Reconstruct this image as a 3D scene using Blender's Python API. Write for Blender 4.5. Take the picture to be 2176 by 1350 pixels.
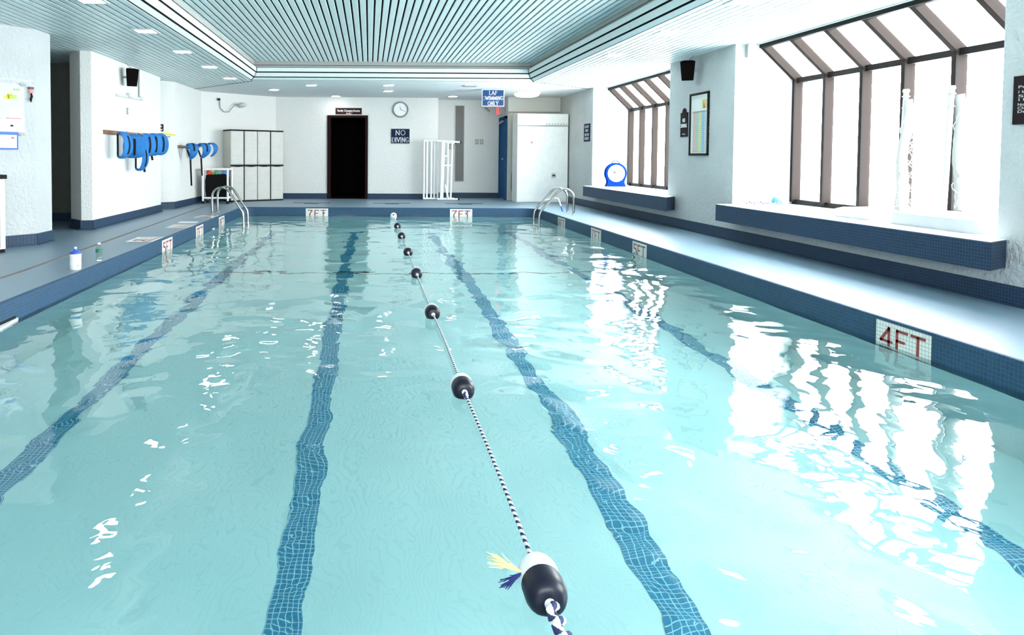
import bpy, bmesh, math, random
from mathutils import Vector, Matrix
from math import sin, cos, pi, sqrt

for o in list(bpy.data.objects):
    bpy.data.objects.remove(o)
S = bpy.context.scene
COL = S.collection
random.seed(7)

# ------------------------------------------------------------------ camera, light, exposure
PIT, YAW, ROLL = 0.0349344191, 0.00944921648, 0.00502188125
F, CX, CY = 1488.09, 798.63, 384.50
m0 = Vector((cos(YAW), -sin(YAW), 0))
m1 = Vector((sin(YAW) * cos(PIT), cos(YAW) * cos(PIT), -sin(PIT)))
m2 = Vector((sin(YAW) * sin(PIT), cos(YAW) * sin(PIT), cos(PIT)))
rt = m0 * cos(ROLL) + m2 * sin(ROLL)
up = m2 * cos(ROLL) - m0 * sin(ROLL)
cam = bpy.data.objects.new('camera', bpy.data.cameras.new('camera'))
COL.objects.link(cam)
cam.matrix_world = Matrix(((rt.x, up.x, -m1.x, 0), (rt.y, up.y, -m1.y, 0), (rt.z, up.z, -m1.z, 1.05), (0, 0, 0, 1)))
cam.data.sensor_fit = 'HORIZONTAL'
cam.data.sensor_width = 36
cam.data.lens = F / 2176 * 36
cam.data.shift_x = (1088 - CX) / 2176
cam.data.shift_y = (CY - 675) / 2176
cam.data.clip_start = 0.02
S.camera = cam

W = bpy.data.worlds.new('overcast_sky')
S.world = W
W.use_nodes = True
W.node_tree.nodes['Background'].inputs[0].default_value = (0.93, 0.97, 1.0, 1)
W.node_tree.nodes['Background'].inputs[1].default_value = 13.0
LAMP = 14.0          # radiance of the recessed lamps

# daylight portals: they only steer sampling towards the glazing
def portal(cx, cy, cz, nx, nz, sx, sy, name):
    l = bpy.data.lights.new(name, 'AREA')
    l.shape = 'RECTANGLE'; l.size = sx; l.size_y = sy
    l.cycles.is_portal = True
    o = bpy.data.objects.new(name, l); COL.objects.link(o)
    z = Vector((nx, 0, nz)).normalized() * -1      # lamp shines along -z
    x = Vector((0, 1, 0)); y = z.cross(x)
    o.matrix_world = Matrix(((x.x, y.x, z.x, cx), (x.y, y.y, z.y, cy), (x.z, y.z, z.z, cz), (0, 0, 0, 1)))

BAYS = [(5.1, 8.87), (10.8, 14.5), (-0.6, 3.2)]  # last bay is unseen, added in the row's spacing to light the near pool
for i, (a, b) in enumerate(BAYS):
    portal(5.52, (a + b) / 2, 1.26, -1, 0, b - a, 1.56, 'daylight_portal')
    portal(5.28, (a + b) / 2, 2.35, -0.46, -0.45, b - a, 0.75, 'daylight_portal')

l = bpy.data.lights.new('daylight_portal', 'AREA'); l.shape = 'RECTANGLE'; l.size = 5.6; l.size_y = 1.3; l.cycles.is_portal = True
o = bpy.data.objects.new('daylight_portal', l); COL.objects.link(o)
o.matrix_world = Matrix(((1, 0, 0, .2), (0, 0, -1, -3.45), (0, 1, 0, 1.6), (0, 0, 0, 1)))

vs = S.view_settings
vs.view_transform = 'Standard'
try: vs.look = 'None'
except Exception: pass
vs.exposure = 1.48
vs.gamma = 1.0
vs.use_curve_mapping = False
cy_ = S.cycles
cy_.max_bounces = 14
cy_.diffuse_bounces = 7
cy_.glossy_bounces = 5
cy_.transmission_bounces = 8
cy_.transparent_max_bounces = 12
cy_.caustics_refractive = True
cy_.caustics_reflective = False
cy_.sample_clamp_indirect = 30.0
cy_.use_denoising = True

# ------------------------------------------------------------------ materials
def mat(name, col, rough=.6, metal=0, spec=.5, bump=None, var=None, emit=None, alpha=None, trans=None, coat=0):
    m = bpy.data.materials.new(name); m.use_nodes = True
    nt = m.node_tree; N = nt.nodes; L = nt.links
    b = N['Principled BSDF']
    b.inputs['Base Color'].default_value = (*col, 1)
    b.inputs['Roughness'].default_value = rough
    b.inputs['Metallic'].default_value = metal
    b.inputs['Specular IOR Level'].default_value = spec
    b.inputs['Coat Weight'].default_value = coat
    if trans: b.inputs['Transmission Weight'].default_value = trans
    geo = N.new('ShaderNodeNewGeometry')
    if bump:
        sc, dist = bump[:2]
        n = N.new('ShaderNodeTexNoise'); n.inputs['Scale'].default_value = sc
        n.inputs['Detail'].default_value = 3; n.inputs['Roughness'].default_value = .6
        L.new(geo.outputs['Position'], n.inputs['Vector'])
        bp = N.new('ShaderNodeBump'); bp.inputs['Distance'].default_value = dist
        bp.inputs['Strength'].default_value = 1
        L.new(n.outputs['Fac'], bp.inputs['Height']); L.new(bp.outputs['Normal'], b.inputs['Normal'])
    sc, c2, lo, hi = var or (9.0, tuple(c * .93 for c in col), .35, .75)
    n = N.new('ShaderNodeTexNoise'); n.inputs['Scale'].default_value = sc; n.inputs['Detail'].default_value = 4
    L.new(geo.outputs['Position'], n.inputs['Vector'])
    r = N.new('ShaderNodeMapRange'); r.inputs[1].default_value = lo; r.inputs[2].default_value = hi
    L.new(n.outputs['Fac'], r.inputs[0])
    mx = N.new('ShaderNodeMix'); mx.data_type = 'RGBA'
    mx.inputs[6].default_value = (*col, 1); mx.inputs[7].default_value = (*c2, 1)
    L.new(r.outputs[0], mx.inputs[0]); L.new(mx.outputs[2], b.inputs['Base Color'])
    if emit:
        b.inputs['Emission Color'].default_value = (*emit[0], 1); b.inputs['Emission Strength'].default_value = emit[1]
    return m

def tile_mat(name, col, grout, p=.0254, g=.09, rough=.25, vary=.25, c2=None, sc=1.3, bias=.5, spec=.5):
    """square mosaic in world metres on any axis-aligned or slanted face"""
    m = bpy.data.materials.new(name); m.use_nodes = True
    nt = m.node_tree; N = nt.nodes; L = nt.links; b = N['Principled BSDF']
    b.inputs['Roughness'].default_value = rough; b.inputs['Specular IOR Level'].default_value = spec
    geo = N.new('ShaderNodeNewGeometry')
    sp = N.new('ShaderNodeSeparateXYZ'); L.new(geo.outputs['Position'], sp.inputs[0])
    sn = N.new('ShaderNodeSeparateXYZ'); L.new(geo.outputs['True Normal'], sn.inputs[0])
    def M(op, a, bb=None):
        n = N.new('ShaderNodeMath'); n.operation = op
        for i, v in enumerate((a, bb)):
            if v is None: continue
            if isinstance(v, (int, float)): n.inputs[i].default_value = v
            else: L.new(v, n.inputs[i])
        return n.outputs[0]
    acc = None; fl = []
    for i in range(3):
        q = M('DIVIDE', sp.outputs[i], p)
        fr = M('FRACT', q); line = M('LESS_THAN', fr, g)
        ok = M('LESS_THAN', M('ABSOLUTE', sn.outputs[i]), .8)
        l = M('MULTIPLY', line, ok)
        acc = l if acc is None else M('MAXIMUM', acc, l)
        fl.append(M('MULTIPLY', M('FLOOR', q), ok))
    cb = N.new('ShaderNodeCombineXYZ')
    for i in range(3): L.new(fl[i], cb.inputs[i])
    wn = N.new('ShaderNodeTexWhiteNoise'); L.new(cb.outputs[0], wn.inputs['Vector'])
    ns = N.new('ShaderNodeTexNoise'); ns.inputs['Scale'].default_value = sc; ns.inputs['Detail'].default_value = 3
    L.new(geo.outputs['Position'], ns.inputs['Vector'])
    mx = N.new('ShaderNodeMix'); mx.data_type = 'RGBA'
    mx.inputs[6].default_value = (*col, 1); mx.inputs[7].default_value = (*(c2 or tuple(c * (1 - vary) for c in col)), 1)
    L.new(M('ADD', M('MULTIPLY', wn.outputs['Value'], bias), M('MULTIPLY', ns.outputs['Fac'], 1 - bias)), mx.inputs[0])
    m2_ = N.new('ShaderNodeMix'); m2_.data_type = 'RGBA'
    L.new(acc, m2_.inputs[0]); L.new(mx.outputs[2], m2_.inputs[6]); m2_.inputs[7].default_value = (*grout, 1)
    L.new(m2_.outputs[2], b.inputs['Base Color'])
    return m

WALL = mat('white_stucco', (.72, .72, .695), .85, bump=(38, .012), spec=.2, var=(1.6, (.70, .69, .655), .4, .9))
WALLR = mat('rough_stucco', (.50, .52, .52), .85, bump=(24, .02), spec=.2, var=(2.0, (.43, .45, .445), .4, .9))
WHITE = mat('white_paint', (.87, .87, .86), .4)
PLASTER = mat('ceiling_plaster', (.74, .76, .76), .8, spec=.2)
SLAT = mat('ceiling_slat_enamel', (.64, .74, .74), .36, spec=.4)
COVE = mat('cove_enamel', (.74, .80, .79), .38, spec=.5)
BLACK = mat('black_gap', (.006, .006, .007), .8, spec=.1)
DARK = mat('room_shade_black', (.008, .006, .006), .9, spec=.05)
BLUETILE = tile_mat('blue_mosaic', (.015, .042, .092), (.055, .082, .115), g=.10, vary=.4, rough=.5, spec=.25)
BANDTILE = tile_mat('blue_pool_band_mosaic', (.018, .066, .135), (.05, .095, .135), g=.10, vary=.4, rough=.5, spec=.25)
LANETILE = tile_mat('lane_mosaic', (.05, .29, .52), (.50, .80, .92), p=.0254, g=.14, vary=.3)
DECK = tile_mat('deck_tile', (.165, .265, .34), (.13, .21, .27), p=.051, g=.06, rough=.42, spec=1.0, c2=(.13, .205, .265), bias=.15, sc=.9)
MARK = tile_mat('white_mosaic', (.78, .78, .72), (.30, .27, .24), p=.0254, g=.10, vary=.1)
RED = mat('red_tile', (.30, .035, .03), .3)
POOLP = mat('pool_plaster', (.90, .97, .97), .8, spec=.1, var=(1.3, (.80, .945, .955), .35, .8))
STEEL = mat('stainless_steel', (.36, .36, .34), .25, metal=1)
BRONZE = mat('bronze_aluminium', (.006, .005, .005), .6, spec=.12)
BRONZE2 = mat('bronze_face', (.017, .012, .010), .6, spec=.08)
ROPEBEIGE = mat('deck_drain', (.16, .13, .11), .7)
CREAM = mat('cream_resin', (.50, .50, .46), .5, bump=(5, .0))
CHAR = mat('charcoal_trim', (.010, .011, .013), .7, spec=.15)
NAVY = mat('navy_plastic', (.005, .006, .016), .38, spec=.3)
NAVYROPE = mat('navy_strands', (.02, .03, .16), .8)
YEL = mat('straw_strands', (.62, .55, .28), .8)
FOAM = mat('blue_foam', (.028, .18, .47), .75, spec=.2, var=(6, (.016, .11, .36), .4, .8))
YFOAM = mat('yellow_foam', (.80, .72, .18), .7)
STRAP = mat('black_webbing', (.008, .009, .014), .8, spec=.2)
WOOD = mat('brown_wood_rail', (.20, .09, .045), .6)
GREYM = mat('grey_metal', (.30, .31, .31), .45)
LGREY = mat('light_grey_plastic', (.55, .57, .56), .5)
SIGNB = mat('blue_sign_face', (.02, .055, .15), .8, spec=.12)
SIGNB2 = mat('dark_blue_sign_face', (.012, .022, .055), .8, spec=.12)
SIGNW = mat('white_lettering', (.86, .86, .86), .5)
SIGNBR = mat('maroon_sign_face', (.035, .010, .009), .8, spec=.12)
SIGNBK = mat('brown_black_sign_face', (.018, .012, .014), .8, spec=.12)
SPK = mat('black_speaker_cloth', (.005, .0035, .003), .9, spec=.04)
PVC = mat('white_pvc', (.88, .89, .89), .35)
BDOOR = mat('blue_door_paint', (.02, .085, .20), .8, spec=.12)
CLOCKB = mat('pace_clock_blue', (.003, .022, .19), .9, spec=.0)
POSTM = mat('post_white', (.50, .50, .51), .4)
NET = mat('white_netting', (.40, .40, .37), .9)
PAPER = mat('paper', (.56, .59, .66), .8)
TOWEL = mat('blue_patterned_towel', (.03, .10, .17), .95, var=(60, (.10, .28, .38), .5, .56))
LAMPM = mat('lamp_diffuser', (.9, .9, .9), .5, emit=((1, .98, .95), LAMP))
LAMPW = mat('warm_lamp_diffuser', (.9, .88, .8), .5, emit=((1, .90, .66), 3.2))
EXITM = mat('exit_red', (.7, .03, .03), .5, emit=((1, .04, .03), .9))
GREYV = mat('grey_louvre', (.17, .165, .155), .6)
BEIGE = mat('beige_partition', (.52, .50, .44), .6)
CONCRETE = mat('outside_snow', (.9, .9, .9), .9)

def glass_mat(name, tint=(1, 1, 1), refl=.06):
    m = bpy.data.materials.new(name); m.use_nodes = True
    nt = m.node_tree; N = nt.nodes; L = nt.links
    N.remove(N['Principled BSDF']); out = N['Material Output']
    t = N.new('ShaderNodeBsdfTransparent'); t.inputs[0].default_value = (*tint, 1)
    g = N.new('ShaderNodeBsdfGlossy'); g.inputs['Roughness'].default_value = .02
    lw = N.new('ShaderNodeLayerWeight'); lw.inputs['Blend'].default_value = .5
    pw = N.new('ShaderNodeMath'); pw.operation = 'POWER'; pw.inputs[1].default_value = 5
    L.new(lw.outputs['Facing'], pw.inputs[0])
    fr = N.new('ShaderNodeMapRange'); fr.inputs[3].default_value = .03; fr.inputs[4].default_value = .8
    L.new(pw.outputs[0], fr.inputs[0])
    mx = N.new('ShaderNodeMixShader')
    L.new(fr.outputs[0], mx.inputs[0]); L.new(t.outputs[0], mx.inputs[1]); L.new(g.outputs[0], mx.inputs[2])
    L.new(mx.outputs[0], out.inputs[0])
    return m
GLASS = glass_mat('window_glass', (.97, .98, .98))
BOTTLE = glass_mat('clear_plastic', (.86, .90, .90))

def water_mat():
    m = bpy.data.materials.new('pool_water'); m.use_nodes = True
    nt = m.node_tree; N = nt.nodes; L = nt.links
    N.remove(N['Principled BSDF']); out = N['Material Output']
    geo = N.new('ShaderNodeNewGeometry')
    def noise(sc, det, rot=0, sx=1, sy=1, dist=0):
        mp = N.new('ShaderNodeMapping'); mp.inputs['Rotation'].default_value = (0, 0, rot)
        mp.inputs['Scale'].default_value = (sx, sy, 1)
        L.new(geo.outputs['Position'], mp.inputs[0])
        n = N.new('ShaderNodeTexNoise'); n.inputs['Scale'].default_value = sc; n.inputs['Detail'].default_value = det
        n.inputs['Roughness'].default_value = .4; n.inputs['Distortion'].default_value = dist
        L.new(mp.outputs[0], n.inputs['Vector']); return n.outputs['Fac']
    b1 = N.new('ShaderNodeBump'); b1.inputs['Distance'].default_value = WAVE1; b1.inputs['Strength'].default_value = 1
    L.new(noise(2.1, 1.0, .5, 1, 1, .4), b1.inputs['Height'])
    b2 = N.new('ShaderNodeBump'); b2.inputs['Distance'].default_value = WAVE2; b2.inputs['Strength'].default_value = 1
    L.new(noise(7.5, 1.5, 1.1, 1, .8, .6), b2.inputs['Height']); L.new(b1.outputs[0], b2.inputs['Normal'])
    nrm = b2.outputs[0]
    r = N.new('ShaderNodeBsdfRefraction'); r.inputs['IOR'].default_value = 1.333; r.inputs['Roughness'].default_value = 0
    r.inputs['Color'].default_value = (*WATERTINT, 1)
    g = N.new('ShaderNodeBsdfGlossy'); g.inputs['Roughness'].default_value = 0; g.inputs['Color'].default_value = (1, 1, 1, 1)
    fr = N.new('ShaderNodeFresnel'); fr.inputs[0].default_value = 1.333
    for n in (r, g, fr): L.new(nrm, n.inputs['Normal'])
    mx = N.new('ShaderNodeMixShader')
    L.new(fr.outputs[0], mx.inputs[0]); L.new(r.outputs[0], mx.inputs[1]); L.new(g.outputs[0], mx.inputs[2])
    L.new(mx.outputs[0], out.inputs[0])
    return m
WAVE1, WAVE2 = .025, .0024
WATERTINT = (.79, 1.0, 1.0)

def rope_mat():
    m = bpy.data.materials.new('striped_rope'); m.use_nodes = True
    nt = m.node_tree; N = nt.nodes; L = nt.links; b = N['Principled BSDF']; b.inputs['Roughness'].default_value = .8
    uv = N.new('ShaderNodeUVMap'); sp = N.new('ShaderNodeSeparateXYZ'); L.new(uv.outputs[0], sp.inputs[0])
    def M(op, a, bb):
        n = N.new('ShaderNodeMath'); n.operation = op
        for i, v in enumerate((a, bb)):
            if isinstance(v, (int, float)): n.inputs[i].default_value = v
            else: L.new(v, n.inputs[i])
        return n.outputs[0]
    v = M('MULTIPLY', sp.outputs[1], 26.0)
    f = N.new('ShaderNodeMath'); f.operation = 'FRACT'; L.new(M('ADD', v, sp.outputs[0]), f.inputs[0])
    t = M('LESS_THAN', f.outputs[0], .48)
    mx = N.new('ShaderNodeMix'); mx.data_type = 'RGBA'
    mx.inputs[6].default_value = (.82, .82, .78, 1); mx.inputs[7].default_value = (.012, .020, .08, 1)
    L.new(t, mx.inputs[0]); L.new(mx.outputs[2], b.inputs['Base Color'])
    return m
ROPE = rope_mat()
WATER = water_mat()

# ------------------------------------------------------------------ mesh helpers
class MB:
    def __init__(s): s.v = []; s.f = []; s.uv = {}
    def add(s, vs, fs):
        o = len(s.v); s.v += [tuple(v) for v in vs]; s.f += [tuple(i + o for i in f) for f in fs]; return s
    def box(s, x0, x1, y0, y1, z0, z1):
        x0, x1 = min(x0, x1), max(x0, x1); y0, y1 = min(y0, y1), max(y0, y1); z0, z1 = min(z0, z1), max(z0, z1)
        return s.add([(x0, y0, z0), (x1, y0, z0), (x1, y1, z0), (x0, y1, z0), (x0, y0, z1), (x1, y0, z1), (x1, y1, z1), (x0, y1, z1)],
                     [(0, 3, 2, 1), (4, 5, 6, 7), (0, 1, 5, 4), (1, 2, 6, 5), (2, 3, 7, 6), (3, 0, 4, 7)])
    def prism(s, poly, z0, z1):
        a = sum(poly[i][0] * poly[(i + 1) % len(poly)][1] - poly[(i + 1) % len(poly)][0] * poly[i][1] for i in range(len(poly)))
        if a < 0: poly = poly[::-1]
        n = len(poly)
        return s.add([(x, y, z0) for x, y in poly] + [(x, y, z1) for x, y in poly],
                     [tuple(range(n))[::-1], tuple(range(n, 2 * n))] + [(i, (i + 1) % n, (i + 1) % n + n, i + n) for i in range(n)])
    def oprism(s, poly, o, u, v, n, t):
        """polygon in (u, v) about o, extruded by t along n"""
        o, u, v, n = Vector(o), Vector(u), Vector(v), Vector(n)
        a = sum(poly[i][0] * poly[(i + 1) % len(poly)][1] - poly[(i + 1) % len(poly)][0] * poly[i][1] for i in range(len(poly)))
        if (a < 0) != (u.cross(v).dot(n) < 0): poly = poly[::-1]
        k = len(poly)
        P = [o + u * a_ + v * b_ for a_, b_ in poly]
        return s.add(P + [p + n * t for p in P], [tuple(range(k))[::-1], tuple(range(k, 2 * k))] + [(i, (i + 1) % k, (i + 1) % k + k, i + k) for i in range(k)])
    def bar(s, a, b, w, h=None, upv=(0, 0, 1)):
        a, b = Vector(a), Vector(b); h = h or w
        d = (b - a).normalized(); upv = Vector(upv)
        if abs(d.dot(upv)) > .98: upv = Vector((1, 0, 0))
        x = d.cross(upv).normalized(); z = x.cross(d)
        P = [p + x * (i * w / 2) + z * (j * h / 2) for p in (a, b) for i, j in ((-1, -1), (1, -1), (1, 1), (-1, 1))]
        return s.add(P, [(0, 1, 2, 3), (7, 6, 5, 4), (0, 4, 5, 1), (1, 5, 6, 2), (2, 6, 7, 3), (3, 7, 4, 0)])
    def tube(s, path, r, seg=10, cap=True, uv=False):
        path = [Vector(p) for p in path]; n = len(path)
        rs = r if isinstance(r, (list, tuple)) else [r] * n
        o = len(s.v); T0 = (path[1] - path[0]).normalized()
        ref = Vector((0, 0, 1)) if abs(T0.z) < .9 else Vector((1, 0, 0))
        x = T0.cross(ref).normalized(); acc = 0; lens = []
        for i, p in enumerate(path):
            T = (path[min(i + 1, n - 1)] - path[max(i - 1, 0)]).normalized()
            x = (x - T * x.dot(T)).normalized(); y = T.cross(x)
            if i: acc += (p - path[i - 1]).length
            lens.append(acc)
            for k in range(seg):
                a = 2 * pi * k / seg
                s.v.append(tuple(p + (x * cos(a) + y * sin(a)) * rs[i]))
        for i in range(n - 1):
            for k in range(seg):
                k2 = (k + 1) % seg
                f = (o + i * seg + k, o + i * seg + k2, o + (i + 1) * seg + k2, o + (i + 1) * seg + k)
                if uv: s.uv[len(s.f)] = [(k / seg, lens[i]), ((k + 1) / seg, lens[i]), ((k + 1) / seg, lens[i + 1]), (k / seg, lens[i + 1])]
                s.f.append(f)
        if cap:
            s.f.append(tuple(o + k for k in range(seg))[::-1]); s.f.append(tuple(o + (n - 1) * seg + k for k in range(seg)))
        return s
    def lathe(s, prof, M=None, seg=24):
        """prof: (r, z) list about local z"""
        M = M or Matrix(); o = len(s.v); n = len(prof)
        for r, z in prof:
            for k in range(seg):
                a = 2 * pi * k / seg; s.v.append(tuple(M @ Vector((r * cos(a), r * sin(a), z))))
        for i in range(n - 1):
            for k in range(seg):
                k2 = (k + 1) % seg
                s.f.append((o + i * seg + k, o + i * seg + k2, o + (i + 1) * seg + k2, o + (i + 1) * seg + k))
        s.f.append(tuple(o + k for k in range(seg))[::-1]); s.f.append(tuple(o + (n - 1) * seg + k for k in range(seg)))
        return s
    def build(s, name, m, parent=None, smooth=None, bevel=None):
        me = bpy.data.meshes.new(name); me.from_pydata(s.v, [], s.f); me.validate()
        if s.uv:
            ul = me.uv_layers.new(name='UVMap')
            for fi, uvs in s.uv.items():
                p = me.polygons[fi]
                for li, q in zip(p.loop_indices, uvs): ul.data[li].uv = q
        me.materials.append(m)
        if smooth:
            me.polygons.foreach_set('use_smooth', [True] * len(me.polygons))
            try: me.set_sharp_from_angle(angle=math.radians(smooth))
            except Exception: pass
        o = bpy.data.objects.new(name, me); COL.objects.link(o)
        if bevel:
            md = o.modifiers.new('bevel', 'BEVEL'); md.width = bevel; md.segments = 2; md.limit_method = 'ANGLE'
        if parent: o.parent = parent; o.matrix_parent_inverse = parent.matrix_world.inverted()
        return o

def tag(o, label, cat, group=None, kind=None):
    o['label'] = label; o['category'] = cat
    if group: o['group'] = group
    if kind: o['kind'] = kind
    return o
def thing(name, label, cat, loc, group=None, rz=0):
    o = bpy.data.objects.new(name, None); COL.objects.link(o); o.empty_display_size = .05
    o.matrix_world = Matrix.Translation(loc) @ Matrix.Rotation(rz, 4, 'Z')
    return tag(o, label, cat, group)
def struct(o, label=None):
    o['kind'] = 'structure'
    if label: o['label'] = label
    return o
def copy_tree(o, M, label, group=None):
    """copy of a thing with its parts; M moves it"""
    c = o.copy(); COL.objects.link(c); c.matrix_world = M @ o.matrix_world; c['label'] = label
    def rec(src, dst):
        for ch in [x for x in bpy.data.objects if x.parent == src]:
            d = ch.copy(); COL.objects.link(d); d.parent = dst; d.matrix_parent_inverse = ch.matrix_parent_inverse.copy()
            rec(ch, d)
    rec(o, c)
    return c

# stroke lettering -------------------------------------------------
def arc(cx, cy, rx, ry, a0, a1, n=8):
    return [(cx + rx * cos(math.radians(a0 + (a1 - a0) * i / n)), cy + ry * sin(math.radians(a0 + (a1 - a0) * i / n))) for i in range(n + 1)]
GL = {
 'A': (.72, [[(0, 0), (.36, 1), (.72, 0)], [(.14, .35), (.58, .35)]], [(0, 0), (.72, 0)]),
 'D': (.68, [[(.08, 0), (.08, 1), (.3, 1)] + arc(.3, .5, .36, .5, 90, -90) + [(.08, 0)]], []),
 'E': (.55, [[(.5, 1), (.08, 1), (.08, 0), (.5, 0)], [(.08, .52), (.42, .52)]], []),
 'F': (.55, [[(.55, 1), (.06, 1), (.06, 0)], [(.06, .5), (.42, .5)]], []),
 'G': (.72, [arc(.38, .5, .34, .5, 40, 320, 12) + [(.66, .42), (.42, .42)]], []),
 'I': (.22, [[(.11, 0), (.11, 1)]], [(.11, 0), (.11, 1)]),
 'L': (.55, [[(.1, 1), (.1, 0), (.52, 0)]], [(.1, 1)]),
 'M': (.86, [[(.08, 0), (.08, 1), (.43, .15), (.78, 1), (.78, 0)]], [(.08, 0), (.78, 0)]),
 'N': (.72, [[(.08, 0), (.08, 1), (.64, 0), (.64, 1)]], [(.08, 0), (.64, 1)]),
 'O': (.74, [arc(.37, .5, .35, .5, 0, 360, 16)], []),
 'P': (.6, [[(.08, 0), (.08, 1), (.3, 1)] + arc(.3, .74, .26, .26, 90, -90) + [(.08, .48)]], [(.08, 0)]),
 'S': (.56, [arc(.28, .75, .23, .25, 30, 270, 10) + arc(.28, .25, .24, .25, 90, -150, 10)], []),
 'T': (.62, [[(0, 1), (.62, 1)], [(.31, 1), (.31, 0)]], []),
 'V': (.7, [[(0, 1), (.35, 0), (.7, 1)]], [(0, 1), (.7, 1)]),
 'W': (1.0, [[(0, 1), (.25, 0), (.5, .85), (.75, 0), (1, 1)]], [(0, 1), (1, 1)]),
 'Y': (.68, [[(0, 1), (.34, .5), (.68, 1)], [(.34, .5), (.34, 0)]], [(0, 1), (.68, 1), (.34, 0)]),
 '4': (.6, [[(.44, 0), (.44, 1), (.0, .32), (.6, .32)]], []),
 '5': (.55, [[(.5, 1), (.06, 1), (.06, .6), (.3, .6)] + arc(.3, .3, .22, .3, 90, -150, 8)], []),
 '7': (.55, [[(0, 1), (.5, 1), (.2, .4), (.2, 0)]], []),
 '8': (.55, [arc(.27, .75, .2, .25, 0, 360, 12), arc(.27, .25, .25, .25, 0, 360, 12)], []),
}
def letters(mb, txt, o, u, v, n, h, width=None, th=.14, t=.004, serif=True, gap=.18, align='c'):
    """write txt with strokes: o centre of the baseline"""
    o, u, v, n = Vector(o), Vector(u).normalized(), Vector(v).normalized(), Vector(n).normalized()
    tot = sum((GL[c][0] if c in GL else .45) + gap for c in txt) - gap
    sx = (width / (tot * h)) if width else 1
    x = -tot / 2
    for c in txt:
        if c not in GL: x += .45 + gap; continue
        w, strokes, ser = GL[c]
        P = lambda p: o + u * ((x + p[0]) * h * sx) + v * (p[1] * h)
        for st in strokes:
            for a, b in zip(st, st[1:]):
                A, B = P(a), P(b); d = (B - A)
                if d.length < 1e-6: continue
                d = d.normalized(); q = n.cross(d) * (th * h / 2 * (1.0 if abs(d.dot(v)) > .6 else .8)); e = d * (th * h * .35)
                pts = [A - e - q, B + e - q, B + e + q, A - e + q]
                mb.add(pts + [p + n * t for p in pts], [(0, 1, 2, 3), (7, 6, 5, 4), (0, 4, 5, 1), (1, 5, 6, 2), (2, 6, 7, 3), (3, 7, 4, 0)])
        if serif:
            for p in ser:
                A = P(p); q = v * (th * h * .3); e = u * (th * h * 1.1)
                pts = [A - e - q, A + e - q, A + e + q, A - e + q]
                mb.add(pts + [p_ + n * t for p_ in pts], [(0, 1, 2, 3), (7, 6, 5, 4), (0, 4, 5, 1), (1, 5, 6, 2), (2, 6, 7, 3), (3, 7, 4, 0)])
        x += w + gap
    return mb
def font_text(txt, o, u, v, h, m, parent, width=None, name='lettering', bold=.0, spacing=1.0):
    cu = bpy.data.curves.new(name, 'FONT'); cu.body = txt; cu.align_x = 'CENTER'; cu.align_y = 'CENTER'
    cu.size = h; cu.extrude = .0008; cu.offset = bold; cu.space_line = spacing; cu.resolution_u = 3
    cu.materials.append(m)
    ob = bpy.data.objects.new(name, cu); COL.objects.link(ob)
    u = Vector(u).normalized(); v = Vector(v).normalized(); n = u.cross(v)
    ob.matrix_world = Matrix(((u.x, v.x, n.x, o[0]), (u.y, v.y, n.y, o[1]), (u.z, v.z, n.z, o[2]), (0, 0, 0, 1)))
    bpy.context.view_layer.update()
    if width and ob.dimensions.x > 0:
        k = width / ob.dimensions.x
        ob.matrix_world = ob.matrix_world @ Matrix.Diagonal((k, 1, 1, 1))
    bpy.context.view_layer.update()
    me = bpy.data.meshes.new_from_object(ob.evaluated_get(bpy.context.evaluated_depsgraph_get()))
    mw = ob.matrix_world.copy(); bpy.data.objects.remove(ob)
    ob = bpy.data.objects.new(name, me); COL.objects.link(ob); ob.matrix_world = mw
    if parent: 
        ob.parent = parent; ob.matrix_parent_inverse = parent.matrix_world.inverted(); ob.matrix_basis = mw
    return ob

# ------------------------------------------------------------------ key measures (metres; camera eye 1.05 m above the deck)
ZC = 2.493                      # low ceiling
ZU = 2.834                      # raised centre
PL, PR, PF, PN = -2.60, 3.412, 14.33, 0.6
ZW = -0.17                      # water level
XR, XL = 4.63, -3.88
XG = 5.41                       # window plane

def pool_outline(d=0.0, r=.28, n=6):
    """pool plan with rounded far corners, grown by d"""
    x0, x1, y0, y1 = PL - d, PR + d, PN - d, PF + d
    P = [(x0, y0), (x1, y0)]
    for i in range(n + 1):
        a = pi / 2 * i / n; P.append((x1 - r + r * cos(a), y1 - r + r * sin(a)))
    for i in range(n + 1):
        a = pi / 2 + pi / 2 * i / n; P.append((x0 + r + r * cos(a), y1 - r + r * sin(a)))
    return P

# deck = the floor, with the pool cut out of it
def ring_faces(inner, z, outer):
    bm = bmesh.new()
    vi = [bm.verts.new((x, y, z)) for x, y in inner]; vo = [bm.verts.new((x, y, z)) for x, y in outer]
    ed = [bm.edges.new((vi[i], vi[(i + 1) % len(vi)])) for i in range(len(vi))] + [bm.edges.new((vo[i], vo[(i + 1) % len(vo)])) for i in range(len(vo))]
    bmesh.ops.triangle_fill(bm, use_beauty=True, edges=ed)
    bmesh.ops.recalc_face_normals(bm, faces=bm.faces)
    for f in bm.faces:
        if f.normal.z < 0: f.normal_flip()
    return bm
bm = ring_faces(pool_outline(.022), 0, [(-6.3, -3.2), (6.0, -3.2), (6.0, 18.4), (-6.3, 18.4)])
me = bpy.data.meshes.new('floor'); bm.to_mesh(me); bm.free(); me.materials.append(DECK)
fl = bpy.data.objects.new('floor', me); COL.objects.link(fl); struct(fl, 'blue-grey tiled pool deck')

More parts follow.
